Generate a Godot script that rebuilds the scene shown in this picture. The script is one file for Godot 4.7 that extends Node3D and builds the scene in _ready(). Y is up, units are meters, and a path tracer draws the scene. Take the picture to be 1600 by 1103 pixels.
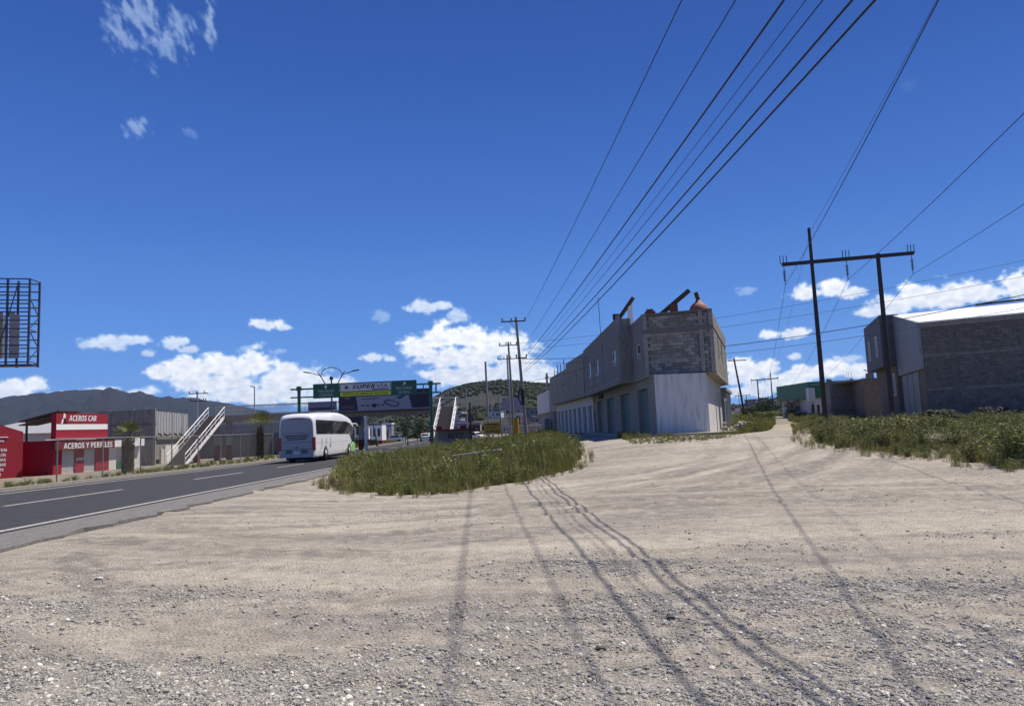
extends Node3D

# ---------------------------------------------------------------- mesh builder
class B:
	var v := PackedVector3Array()
	var n := PackedVector3Array()
	var uv := PackedVector2Array()
	var c := PackedColorArray()
	var i := PackedInt32Array()
	var col := Color(1, 1, 1)
	var flip := false

	func vert(p: Vector3, nn: Vector3, t := Vector2.ZERO) -> int:
		v.append(p); n.append(nn); uv.append(t); c.append(col)
		return v.size() - 1

	func tri(a: Vector3, b: Vector3, d: Vector3) -> void:
		var nn := (d - a).cross(b - a).normalized()
		var k := v.size()
		vert(a, nn); vert(b, nn, Vector2(1, 0)); vert(d, nn, Vector2(1, 1))
		i.append_array([k, k + 1, k + 2])

	func quad(a: Vector3, b: Vector3, d: Vector3, e: Vector3) -> void:
		var nn := (d - a).cross(b - a).normalized()
		var k := v.size()
		vert(a, nn, Vector2(0, 0)); vert(b, nn, Vector2(1, 0)); vert(d, nn, Vector2(1, 1)); vert(e, nn, Vector2(0, 1))
		i.append_array([k, k + 1, k + 2, k, k + 2, k + 3])

	func box(at: Vector3, s: Vector3, m := Basis()) -> B:
		var x := m.x * s.x * 0.5
		var y := m.y * s.y * 0.5
		var z := m.z * s.z * 0.5
		quad(at - x + y + z, at + x + y + z, at + x - y + z, at - x - y + z)
		quad(at + x + y - z, at - x + y - z, at - x - y - z, at + x - y - z)
		quad(at + x + y + z, at + x + y - z, at + x - y - z, at + x - y + z)
		quad(at - x + y - z, at - x + y + z, at - x - y + z, at - x - y - z)
		quad(at - x + y - z, at + x + y - z, at + x + y + z, at - x + y + z)
		quad(at - x - y + z, at + x - y + z, at + x - y - z, at - x - y - z)
		return self

	func span(lo: Vector3, hi: Vector3) -> B:
		return box((lo + hi) * 0.5, (hi - lo).abs())

	# a bar of w (sideways) by h (upwards) from p to q
	func beam(p: Vector3, q: Vector3, w: float, h: float) -> B:
		var z := (q - p).normalized()
		var up := Vector3.UP if absf(z.y) < 0.98 else Vector3.RIGHT
		var x := up.cross(z).normalized()
		var y := z.cross(x)
		return box((p + q) * 0.5, Vector3(w, h, p.distance_to(q)), Basis(x, y, z))

	func tube(pts: Array, r: float, sides := 6, r_end := -1.0) -> B:
		var last := pts.size() - 1
		if r_end < 0.0: r_end = r
		var prev := Vector3.ZERO
		var base := v.size()
		for k in pts.size():
			var p: Vector3 = pts[k]
			var a: Vector3 = pts[maxi(k - 1, 0)]
			var b: Vector3 = pts[mini(k + 1, last)]
			var z := (b - a).normalized()
			var x: Vector3 = z.cross(Vector3.UP if absf(z.y) < 0.95 else Vector3.RIGHT).normalized() if prev == Vector3.ZERO else (prev - z * prev.dot(z)).normalized()
			prev = x
			var y := z.cross(x)
			var rr := lerpf(r, r_end, float(k) / last)
			for s in sides:
				var t := TAU * s / sides
				var o := x * cos(t) + y * sin(t)
				vert(p + o * rr, o, Vector2(float(s) / sides, k))
		for k in last:
			for s in sides:
				var s2 := (s + 1) % sides
				var q0 := base + k * sides
				var q1 := q0 + sides
				i.append_array([q0 + s, q1 + s, q1 + s2, q0 + s, q1 + s2, q0 + s2])
		for e in [0, last]:
			var cc := vert(pts[e], ((pts[e] as Vector3) - (pts[1 if e == 0 else last - 1] as Vector3)).normalized())
			for s in sides:
				var r0: int = base + e * sides
				var s2 := (s + 1) % sides
				if e == 0: i.append_array([cc, r0 + s, r0 + s2])
				else: i.append_array([cc, r0 + s2, r0 + s])
		return self

	# profile of Vector2(radius, height) turned round the vertical through at
	func lathe(at: Vector3, prof: Array, sides := 16) -> B:
		var base := v.size()
		for k in prof.size():
			var p: Vector2 = prof[k]
			var a: Vector2 = prof[maxi(k - 1, 0)]
			var b: Vector2 = prof[mini(k + 1, prof.size() - 1)]
			var t := (b - a).normalized()
			for s in sides:
				var w := TAU * s / sides
				var o := Vector3(cos(w), 0, sin(w))
				vert(at + o * p.x + Vector3(0, p.y, 0), (o * t.y - Vector3(0, t.x, 0)).normalized(), Vector2(float(s) / sides, k))
		for k in prof.size() - 1:
			for s in sides:
				var s2 := (s + 1) % sides
				var q0 := base + k * sides
				var q1 := q0 + sides
				i.append_array([q0 + s, q1 + s2, q1 + s, q0 + s, q0 + s2, q1 + s2])
		return self

	# upright prism over a plan polygon of Vector2(x, z)
	func prism(poly: PackedVector2Array, y0: float, y1: float) -> B:
		if Geometry2D.is_polygon_clockwise(poly): poly.reverse()
		var m := poly.size()
		for k in m:
			var p := poly[k]
			var q := poly[(k + 1) % m]
			quad(Vector3(p.x, y1, p.y), Vector3(p.x, y0, p.y), Vector3(q.x, y0, q.y), Vector3(q.x, y1, q.y))
		var t := Geometry2D.triangulate_polygon(poly)
		for k in range(0, t.size(), 3):
			var a := poly[t[k]]; var b := poly[t[k + 1]]; var d := poly[t[k + 2]]
			var a1 := Vector3(a.x, y1, a.y); var b1 := Vector3(b.x, y1, b.y); var d1 := Vector3(d.x, y1, d.y)
			if (d1 - a1).cross(b1 - a1).y < 0.0:
				var w := b1; b1 = d1; d1 = w
			tri(a1, b1, d1)
			var dn := Vector3(0, y0 - y1, 0)
			tri(a1 + dn, d1 + dn, b1 + dn)
		return self

	# a polygon in the plane (o, ux, uy), thick along -normal
	func plate(o: Vector3, ux: Vector3, uy: Vector3, poly: PackedVector2Array, thick: float) -> B:
		if not Geometry2D.is_polygon_clockwise(poly): poly.reverse()
		var nz := ux.cross(uy).normalized()
		var t := Geometry2D.triangulate_polygon(poly)
		for k in range(0, t.size(), 3):
			var q := []
			for w in 3:
				q.append(o + ux * poly[t[k + w]].x + uy * poly[t[k + w]].y)
			if (q[2] - q[0]).cross(q[1] - q[0]).dot(nz) < 0.0: q = [q[0], q[2], q[1]]
			tri(q[0], q[1], q[2])
			tri(q[0] - nz * thick, q[2] - nz * thick, q[1] - nz * thick)
		for k in poly.size():
			var p := o + ux * poly[k].x + uy * poly[k].y
			var p2 := poly[(k + 1) % poly.size()]
			var q := o + ux * p2.x + uy * p2.y
			quad(p, p - nz * thick, q - nz * thick, q)
		return self

	# a wall face from p to q (plan), y0 to y1, seen from the side where p is on the left; holes are [u0, u1, y0, y1] in metres from p
	func wall(p: Vector2, q: Vector2, y0: float, y1: float, holes: Array, deep := 0.15) -> B:
		var u := Vector3(q.x - p.x, 0, q.y - p.y)
		var L := u.length()
		u /= L
		var o := Vector3(p.x, 0, p.y)
		var back := u.cross(Vector3.UP).normalized() * -deep
		var us := [0.0, L]
		var ys := [y0, y1]
		for h in holes:
			us.append_array([h[0], h[1]]); ys.append_array([h[2], h[3]])
		us.sort(); ys.sort()
		for a in us.size() - 1:
			if us[a + 1] - us[a] < 0.001: continue
			for b in ys.size() - 1:
				if ys[b + 1] - ys[b] < 0.001: continue
				var mu: float = (us[a] + us[a + 1]) * 0.5
				var my: float = (ys[b] + ys[b + 1]) * 0.5
				var open := false
				for h in holes:
					if mu > h[0] and mu < h[1] and my > h[2] and my < h[3]: open = true
				if open: continue
				quad(o + u * us[a] + Vector3.UP * ys[b + 1], o + u * us[a + 1] + Vector3.UP * ys[b + 1], o + u * us[a + 1] + Vector3.UP * ys[b], o + u * us[a] + Vector3.UP * ys[b])
		for h in holes:
			var a0: Vector3 = o + u * h[0] + Vector3.UP * h[2]
			var a1: Vector3 = o + u * h[0] + Vector3.UP * h[3]
			var b0: Vector3 = o + u * h[1] + Vector3.UP * h[2]
			var b1: Vector3 = o + u * h[1] + Vector3.UP * h[3]
			quad(a1, a0, a0 + back, a1 + back)
			quad(b0, b1, b1 + back, b0 + back)
			quad(b1, a1, a1 + back, b1 + back)
			quad(a0, b0, b0 + back, a0 + back)
		return self

	func mesh() -> ArrayMesh:
		var arr := []
		arr.resize(Mesh.ARRAY_MAX)
		arr[Mesh.ARRAY_VERTEX] = v
		arr[Mesh.ARRAY_NORMAL] = n
		arr[Mesh.ARRAY_TEX_UV] = uv
		arr[Mesh.ARRAY_COLOR] = c
		arr[Mesh.ARRAY_INDEX] = i
		var m := ArrayMesh.new()
		m.add_surface_from_arrays(Mesh.PRIMITIVE_TRIANGLES, arr)
		return m


var rng := RandomNumberGenerator.new()
var M := {}
var font_bold: SystemFont
var font_plain: SystemFont
const SUN := Vector3(0.46, 1.0, -0.27)

# ---------------------------------------------------------------- nodes
func tag(o: Node, label: String, category: String, group := "") -> Node:
	o.set_meta("label", label)
	o.set_meta("category", category)
	if group: o.set_meta("group", group)
	return o

func thing(called: String, label: String, category: String, at := Vector3.ZERO, group := "", turn := 0.0) -> Node3D:
	var o := Node3D.new()
	o.name = called
	add_child(o, true)
	o.position = at
	o.rotation.y = turn
	tag(o, label, category, group)
	return o

func put(called: String, b: B, m: Material, parent: Node = null) -> MeshInstance3D:
	var o := MeshInstance3D.new()
	o.name = called
	o.mesh = b.mesh()
	o.material_override = m
	if parent == null: parent = self
	parent.add_child(o, true)
	return o

# a part whose shape is given in world coordinates, under a thing that is not turned
func putw(called: String, b: B, m: Material, parent: Node3D) -> MeshInstance3D:
	var o := put(called, b, m, parent)
	o.position = -parent.position
	return o

func structure(called: String, b: B, m: Material) -> MeshInstance3D:
	var o := put(called, b, m)
	o.set_meta("kind", "structure")
	return o

func stuff(called: String, mesh: Mesh, m: Material, xf: Array, cols: Array, parent: Node = null) -> MultiMeshInstance3D:
	var mm := MultiMesh.new()
	mm.transform_format = MultiMesh.TRANSFORM_3D
	mm.use_colors = true
	mm.mesh = mesh
	mm.instance_count = xf.size()
	for k in xf.size():
		mm.set_instance_transform(k, xf[k])
		mm.set_instance_color(k, cols[k])
	var o := MultiMeshInstance3D.new()
	o.name = called
	o.multimesh = mm
	o.material_override = m
	o.set_meta("kind", "stuff")
	if parent == null: parent = self
	parent.add_child(o, true)
	return o

# raised lettering: centre, reading direction, width, height; up is vertical
func letters(text: String, parent: Node3D, at: Vector3, along: Vector3, w: float, h: float, m: Material, bold := true, slant := 0.0, deep := 0.012) -> MeshInstance3D:
	var t := TextMesh.new()
	t.text = text
	t.font = font_bold if bold else font_plain
	t.font_size = 32
	t.pixel_size = 0.01
	t.depth = 0.1
	t.curve_step = 1.0
	var box := t.get_aabb()
	var o := MeshInstance3D.new()
	o.name = "lettering"
	o.mesh = t
	o.material_override = m
	parent.add_child(o, true)
	var x := along.normalized() * (w / maxf(box.size.x, 0.001))
	var y := Vector3.UP * (h / maxf(box.size.y, 0.001)) + along.normalized() * slant * (h / maxf(box.size.y, 0.001))
	var z := along.cross(Vector3.UP).normalized() * (deep / 0.1)
	var bs := Basis(x, y, z)
	o.transform = Transform3D(bs, at - bs * box.get_center() - parent.position)
	return o

# ---------------------------------------------------------------- materials
func lin(r: float, g: float, b: float) -> Color:
	return Color(r, g, b).linear_to_srgb()

func plain(called: String, c: Color, rough := 0.8, metal := 0.0) -> StandardMaterial3D:
	var m := StandardMaterial3D.new()
	m.resource_name = called
	m.albedo_color = c
	m.roughness = rough
	m.metallic = metal
	M[called] = m
	return m

func noise(sd: int, freq: float, oct := 4, kind := FastNoiseLite.TYPE_SIMPLEX_SMOOTH) -> FastNoiseLite:
	var f := FastNoiseLite.new()
	f.seed = sd
	f.noise_type = kind
	f.frequency = freq
	f.fractal_octaves = oct
	f.fractal_gain = 0.55
	return f

func ntex(f: FastNoiseLite, stops: Array, size := 512, tall := 0) -> NoiseTexture2D:
	var t := NoiseTexture2D.new()
	t.width = size
	t.height = tall if tall else size
	t.seamless = true
	t.seamless_blend_skirt = 0.2
	t.noise = f
	var g := Gradient.new()
	var off := PackedFloat32Array()
	var cols := PackedColorArray()
	for s in stops:
		off.append(s[0]); cols.append(s[1])
	g.offsets = off
	g.colors = cols
	t.color_ramp = g
	return t

# a rough surface: coarse blotches of two colours, fine grain on top, slight relief
func rough(called: String, c0: Color, c1: Color, metres := 3.0, grain := 0.85, sd := 1, r := 0.92, relief := 0.3) -> StandardMaterial3D:
	var m := plain(called, Color.WHITE, r)
	var mid := c0.lerp(c1, 0.5)
	m.albedo_texture = ntex(noise(sd, 0.012, 6), [[0.15, c0], [0.45, mid], [0.55, mid], [0.85, c1]], 512)
	m.uv1_triplanar = true
	m.uv1_world_triplanar = true
	m.uv1_scale = Vector3.ONE / metres
	m.detail_enabled = true
	m.detail_blend_mode = BaseMaterial3D.BLEND_MODE_MUL
	m.detail_albedo = grain_tex(grain)
	m.detail_uv_layer = BaseMaterial3D.DETAIL_UV_2
	m.uv2_triplanar = true
	m.uv2_world_triplanar = true
	m.uv2_scale = Vector3.ONE / 0.9
	if relief > 0.0:
		m.heightmap_enabled = true
		m.heightmap_texture = ntex_shared()
		m.heightmap_scale = relief
	return m

var _grains := {}
func grain_tex(g: float) -> Texture2D:
	if not _grains.has(g):
		_grains[g] = ntex(noise(77, 0.09, 4), [[0.2, Color(g, g, g)], [0.7, Color.WHITE]], 256)
	return _grains[g]

var _relief: Texture2D
func ntex_shared() -> Texture2D:
	if _relief == null:
		_relief = ntex(noise(31, 0.05, 5), [[0.0, Color.BLACK], [1.0, Color.WHITE]], 512)
	return _relief


# ---------------------------------------------------------------- terrain
func S(a: float, b: float, t: float) -> float:
	t = clampf((t - a) / (b - a), 0.0, 1.0)
	return t * t * (3.0 - 2.0 * t)

func road_y(d: float) -> float:
	var t := clampf(d, -40.0, 70.0)
	if t < 40.0: return 0.4 - 0.0113 * t
	return -0.052 - 0.0113 * ((t - 40.0) - (t - 40.0) * (t - 40.0) / 60.0)

func gy(x: float, d: float) -> float:
	var e := -6.75 - 0.035 * d
	var f := -16.9 - 0.035 * d
	var ry := road_y(d)
	if x > e:
		var lot := 0.8 * S(12, 44, d) * S(-3, 8, x) + 0.9 * S(44, 130, d) * S(6, 20, x) + 0.012 * maxf(0.0, minf(d, 400.0) - 130.0) * S(6, 20, x)
		lot -= 0.15 * S(30, 70, d) * (1.0 - S(-3, 8, x))
		return lerpf(ry - 0.06, lot, S(e, e + 6.0, x))
	if x < f:
		return lerpf(ry - 0.05, -0.8, S(0, 18, f - x))
	return ry

var bump := FastNoiseLite.new()
func ground_y(x: float, d: float) -> float:
	var y := gy(x, d)
	var e := -6.75 - 0.035 * d
	var f := -16.9 - 0.035 * d
	if x > f + 0.02 and x < e - 0.02:
		return y - 0.16
	if x >= e and d < 90.0:
		var k := S(e, e + 1.5, x)
		y += k * 0.04 * bump.get_noise_2d(x * 1.1, d * 1.2)
		y += k * 0.02 * bump.get_noise_2d(x * 5.0 + 40.0, d * 5.0)
		# the ruts that wheels have pressed across the lot
		for r in [[13.5, 0.02, 0.045], [15.2, 0.02, 0.04], [9.2, -0.03, 0.03]]:
			var q: float = d - r[0] - r[1] * x - 0.5 * sin(x * 0.23 + r[0])
			y -= k * r[2] * exp(-q * q / 0.06) * (0.5 + 0.5 * bump.get_noise_2d(x * 0.5 + r[0] * 7.0, 3.0))
			y += k * r[2] * 0.5 * exp(-(absf(q) - 0.45) * (absf(q) - 0.45) / 0.03)
	return y

func on(x: float, d: float, lift := 0.0) -> Vector3:
	return Vector3(x, ground_y(x, d) + lift, -d)

func steps(spec: Array) -> PackedFloat32Array:
	var out := PackedFloat32Array()
	var t: float = spec[0]
	for s in spec.slice(1):
		while t < s[0] - 1e-4:
			out.append(t)
			t += s[1]
		t = s[0]
	out.append(t)
	return out

# where loose grey stones lie thick (1) and where the dust is bare (0)
var gn1: FastNoiseLite
var gn2: FastNoiseLite
func gravel_at(x: float, d: float) -> float:
	var a := gn1.get_noise_2d(x * 0.6, d * 1.2)
	var near := 1.0 - S(6.0, 11.5, d + 0.16 * x + 5.5 * gn1.get_noise_2d(x * 0.3 + 90.0, d * 0.45))
	return clampf(near * (0.62 + 1.5 * a) + 1.0 * maxf(0.0, a - 0.2), 0.0, 1.0)

const TX0 := -22.0
const TD0 := -6.0
const TSIZE := 72.0

func lot_map() -> ImageTexture:
	var n := 1200
	var im := Image.create(n, n, false, Image.FORMAT_RGB8)
	var n3 := noise(5, 0.02, 5)
	var n4 := noise(6, 0.35, 3)
	var tan_ := Vector3(0.35, 0.316, 0.257)
	var pale := Vector3(0.455, 0.415, 0.342)
	var grey := Vector3(0.265, 0.248, 0.22)
	var dark := Vector3(0.17, 0.157, 0.138)
	var k := TSIZE / n
	var r0 := RandomNumberGenerator.new()
	r0.seed = 8
	for py in n:
		var d := TD0 + (py + 0.5) * k
		for px in n:
			var x := TX0 + (px + 0.5) * k
			# streaks drawn out along the way the wheels go, from the right towards the road
			var w := 1.6 * gn1.get_noise_2d(x * 0.16, d * 0.2)
			var lane := d + 0.10 * x - 0.009 * x * x + w
			var st := n3.get_noise_2d(x * 4.0, lane * 62.0)
			var st2 := n3.get_noise_2d(x * 9.0 + 300.0, lane * 230.0)
			var blot := n3.get_noise_2d(x * 7.0 + 800.0, d * 12.0)
			# a second family of wheel marks swings up the side street
			var along := x - 0.34 * d - 0.004 * d * d + w * 0.6
			var arc := n3.get_noise_2d(along * 34.0, (d + 0.3 * x) * 2.0 + 700.0) * S(6.0, 15.0, d) * S(-2.0, 5.0, x)
			var gr := gravel_at(x, d)
			var c := tan_.lerp(pale, clampf(0.42 + 0.3 * st + 0.5 * st2 + 0.9 * blot, 0.0, 1.0))
			c = c.lerp(grey, clampf(0.14 - 0.3 * st - 0.5 * st2 - 1.0 * blot - 0.4 * arc, 0.0, 0.8))
			c = c.lerp(grey, gr * 0.8)
			var sp := n4.get_noise_2d(x * 9.0, d * 9.0)
			c = c.lerp(dark, clampf((sp - 0.1) * 1.6, 0.0, 0.6) * (0.45 + gr))
			c = c.lerp(pale * 1.05, clampf((-sp - 0.15) * 1.6, 0.0, 0.45))
			c *= 0.86 + 0.28 * r0.randf()
			im.set_pixel(px, py, Color(c.x, c.y, c.z).linear_to_srgb())
	# tyre tracks: pairs of worn bands along the curves that cars have driven, side street to road and across the lot
	var r := RandomNumberGenerator.new()
	r.seed = 17
	var runs := [[Vector2(8.9, 27.5), Vector2(6.4, 24.0), Vector2(3.6, 20.5), 0.9, true, 0.26], [Vector2(12.5, 29.0), Vector2(9.5, 23.5), Vector2(5.0, 18.6), 0.8, true, 0.26], [Vector2(-6.4, 11.5), Vector2(-7.0, 8.5), Vector2(-3.6, 6.4), 0.95, true, 0.28], [Vector2(-2.2, 11.2), Vector2(-4.4, 10.2), Vector2(-7.0, 12.5), 0.75, true, 0.26], [Vector2(-7.6, 12.5), Vector2(-9.4, 7.5), Vector2(-2.8, 5.0), 0.8, false, 0.3], [Vector2(9.5, 24.0), Vector2(3.0, 16.5), Vector2(-7.5, 17.0), 0.8, true, 0.2], [Vector2(16.5, 40.0), Vector2(11.5, 22.0), Vector2(-6.0, 15.0), 0.85, false, 0.24], [Vector2(24, 15.0), Vector2(10.0, 13.5), Vector2(-2.0, 18.0), 0.7, true, 0.2]]
	for q in 15:
		runs.append([Vector2(r.randf_range(10, 17), r.randf_range(32, 44)), Vector2(r.randf_range(4, 12), r.randf_range(9, 19)), Vector2(-8, r.randf_range(8, 19)), r.randf_range(0.18, 0.45), q % 3 != 0, r.randf_range(0.14, 0.26)])
	for q in 11:
		runs.append([Vector2(-8, r.randf_range(13, 26)), Vector2(r.randf_range(-3, 4), r.randf_range(10, 17)), Vector2(26, r.randf_range(7, 20)), r.randf_range(0.18, 0.42), q % 2 == 0, r.randf_range(0.12, 0.25)])
	for q in 6:
		runs.append([Vector2(-9, r.randf_range(9, 14)), Vector2(r.randf_range(0, 6), r.randf_range(5, 9)), Vector2(24, r.randf_range(4, 12)), r.randf_range(0.15, 0.3), q % 2 == 0, r.randf_range(0.14, 0.24)])
	for run in runs:
		for side in [-0.75, 0.75]:
			var t := 0.0
			while t < 1.0:
				var a: Vector2 = run[0]
				var b: Vector2 = run[1]
				var e: Vector2 = run[2]
				var p := a.lerp(b, t).lerp(b.lerp(e, t), t)
				var tg := (b.lerp(e, t) - a.lerp(b, t)).normalized()
				var nn := Vector2(-tg.y, tg.x)
				p += nn * side
				var al: float = run[3] * clampf(0.6 + 0.5 * n4.get_noise_2d(p.x * 0.9, p.y * 0.9), 0.25, 1.0) * S(0.0, 0.08, t) * S(1.0, 0.92, t)
				var half: float = run[5]
				var w := -half
				while w <= half:
					var z := p + nn * w
					var ix := int((z.x - TX0) / k)
					var iy := int((z.y - TD0) / k)
					if ix >= 0 and iy >= 0 and ix < n and iy < n:
						var was := im.get_pixel(ix, iy)
						var aim: Color = Color(0.49, 0.47, 0.44) if run[4] else Color(0.77, 0.74, 0.67)
						im.set_pixel(ix, iy, was.lerp(aim, clampf(al * (0.75 + 1.4 * n4.get_noise_2d(z.x * 9.0, z.y * 9.0)), 0.0, 0.9) * S(half * 1.05, half * 0.7, absf(w) + 0.04 * n4.get_noise_2d(z.x * 5.0, z.y * 5.0))))
					w += k
				t += k * 0.9 / maxf((b - a).length() + (e - b).length(), 1.0)
	return ImageTexture.create_from_image(im)

func build_ground() -> void:
	bump = noise(11, 0.25, 3)
	gn1 = noise(21, 0.3, 4)
	gn2 = noise(22, 1.1, 3)
	var xs := steps([-6000.0, [-3000.0, 1500.0], [-1000.0, 500.0], [-300.0, 140.0], [-100.0, 40.0], [-44.0, 7.0], [-22.0, 2.0], [-8.5, 0.5], [16.0, 0.2], [50.0, 1.0], [100.0, 10.0], [300.0, 40.0], [1000.0, 140.0], [6000.0, 1000.0]])
	var ds := steps([-300.0, [-50.0, 50.0], [-6.0, 4.0], [2.0, 0.5], [36.0, 0.2], [66.0, 0.75], [130.0, 8.0], [400.0, 30.0], [1000.0, 120.0], [6500.0, 1100.0]])
	# the seam runs exactly along the edges of the road
	var v := PackedVector3Array()
	var uv := PackedVector2Array()
	var uv2 := PackedVector2Array()
	var nx := xs.size()
	for d in ds:
		var e := -6.75 - 0.035 * d
		var f := -16.9 - 0.035 * d
		for x in xs:
			v.append(Vector3(x, ground_y(x, d), -d))
			uv.append(Vector2(x, d) / 2.2)
			uv2.append(Vector2((x - TX0) / TSIZE, (d - TD0) / TSIZE))
	var near := PackedInt32Array()
	var far := PackedInt32Array()
	for r in ds.size() - 1:
		for q in nx - 1:
			var a := r * nx + q
			var inside: bool = xs[q] >= TX0 - 0.01 and xs[q + 1] <= TX0 + TSIZE + 0.01 and ds[r] >= TD0 - 0.01 and ds[r + 1] <= TD0 + TSIZE + 0.01
			var t := [a, a + nx, a + nx + 1, a, a + nx + 1, a + 1]
			if inside: near.append_array(t)
			else: far.append_array(t)
	var st := PackedVector3Array()
	st.resize(v.size())
	for r in ds.size():
		for q in nx:
			var a := r * nx + q
			var dx := v[r * nx + mini(q + 1, nx - 1)] - v[r * nx + maxi(q - 1, 0)]
			var dz := v[mini(r + 1, ds.size() - 1) * nx + q] - v[maxi(r - 1, 0) * nx + q]
			st[a] = dx.cross(dz).normalized()
			if st[a].y < 0.0: st[a] = -st[a]
	var mesh := ArrayMesh.new()
	for idx in [near, far]:
		var arr := []
		arr.resize(Mesh.ARRAY_MAX)
		arr[Mesh.ARRAY_VERTEX] = v
		arr[Mesh.ARRAY_NORMAL] = st
		arr[Mesh.ARRAY_TEX_UV] = uv
		arr[Mesh.ARRAY_TEX_UV2] = uv2
		arr[Mesh.ARRAY_INDEX] = idx
		mesh.add_surface_from_arrays(Mesh.PRIMITIVE_TRIANGLES, arr)
	var m := plain("lot_dirt", Color.WHITE, 0.95)
	m.albedo_texture = ntex(noise(41, 0.055, 5), [[0.2, Color(0.72, 0.71, 0.7)], [0.5, Color(0.97, 0.96, 0.95)], [0.75, Color(1, 1, 1)]], 1024)
	m.detail_enabled = true
	m.detail_blend_mode = BaseMaterial3D.BLEND_MODE_MUL
	m.detail_albedo = lot_map()
	m.detail_uv_layer = BaseMaterial3D.DETAIL_UV_2
	m.heightmap_enabled = true
	m.heightmap_texture = ntex(noise(42, 0.06, 5), [[0.0, Color.BLACK], [1.0, Color.WHITE]], 1024)
	m.heightmap_scale = 1.8
	rough("far_earth", lin(0.2, 0.17, 0.12), lin(0.33, 0.285, 0.22), 14.0, 0.8, 8)
	var o := MeshInstance3D.new()
	o.name = "ground"
	o.mesh = mesh
	o.set_surface_override_material(0, m)
	o.set_surface_override_material(1, M.far_earth)
	o.set_meta("kind", "structure")
	add_child(o, true)

func strip(b: B, off0: float, off1: float, lift: float, d0: float, d1: float, stepd := 2.0, jag := 0.0) -> void:
	var d := d0
	while d < d1 - 1e-3:
		var e := minf(d + stepd, d1)
		var j0 := jag * bump.get_noise_2d(d * 3.0, 9.0)
		var j1 := jag * bump.get_noise_2d(e * 3.0, 9.0)
		var a := Vector3(off0 - 0.035 * d, road_y(d) + lift, -d)
		var c := Vector3(off1 + j0 - 0.035 * d, road_y(d) + lift, -d)
		var a2 := Vector3(off0 - 0.035 * e, road_y(e) + lift, -e)
		var c2 := Vector3(off1 + j1 - 0.035 * e, road_y(e) + lift, -e)
		b.quad(a2, c2, c, a)
		var dn := Vector3(0, -0.25, 0)
		b.quad(c, c2, c2 + dn, c + dn)
		b.quad(a2, a, a + dn, a2 + dn)
		d = e

func build_road() -> void:
	rough("asphalt", lin(0.034, 0.034, 0.036), lin(0.06, 0.059, 0.058), 3.4, 0.6, 12, 0.85, 0.4)
	rough("shoulder", lin(0.16, 0.155, 0.148), lin(0.27, 0.255, 0.235), 1.6, 0.7, 13, 0.95, 0.6)
	rough("white_line", lin(0.42, 0.4, 0.36), lin(0.72, 0.7, 0.65), 0.7, 0.6, 14)
	rough("kerb_concrete", lin(0.3, 0.28, 0.24), lin(0.42, 0.4, 0.35), 1.5, 0.8, 15)
	var b := B.new()
	strip(b, -17.2, -7.95, 0.0, -120.0, 420.0, 2.0)
	var road := structure("road", b, M.asphalt)
	b = B.new()
	strip(b, -7.95, -6.65, -0.012, -60.0, 140.0, 0.5, 0.35)
	structure("road_shoulder", b, M.shoulder)
	b = B.new()
	strip(b, -8.2, -8.06, 0.005, -60.0, 300.0, 4.0)
	put("edge_line", b, M.white_line, road)
	b = B.new()
	strip(b, -16.45, -16.3, 0.005, -60.0, 300.0, 4.0)
	put("edge_line", b, M.white_line, road)
	for k in range(-2, 22):
		var s := 19.0 - 0.4 + k * 11.9 - 11.9 * 0.0
		b = B.new()
		strip(b, -12.28, -12.14, 0.005, s, s + 6.0, 3.0)
		put("lane_dash", b, M.white_line, road)
	# kerb on the far side
	b = B.new()
	strip(b, -17.45, -17.2, 0.14, -40.0, 300.0, 4.0)
	structure("kerb", b, M.kerb_concrete)
	b = B.new()
	var d := 30.0
	while d < 150.0:
		var e := d + 4.0
		var p := [on(-30.4, d, 0.03), on(-28.9, d, 0.03), on(-28.9, e, 0.03), on(-30.4, e, 0.03)]
		b.quad(p[3], p[2], p[1], p[0])
		for k in [[0, 3], [2, 1]]:
			b.quad(p[k[0]], p[k[1]], p[k[1]] - Vector3(0, .3, 0), p[k[0]] - Vector3(0, .3, 0))
		d = e
	structure("sidewalk", b, M.kerb_concrete)

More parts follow.
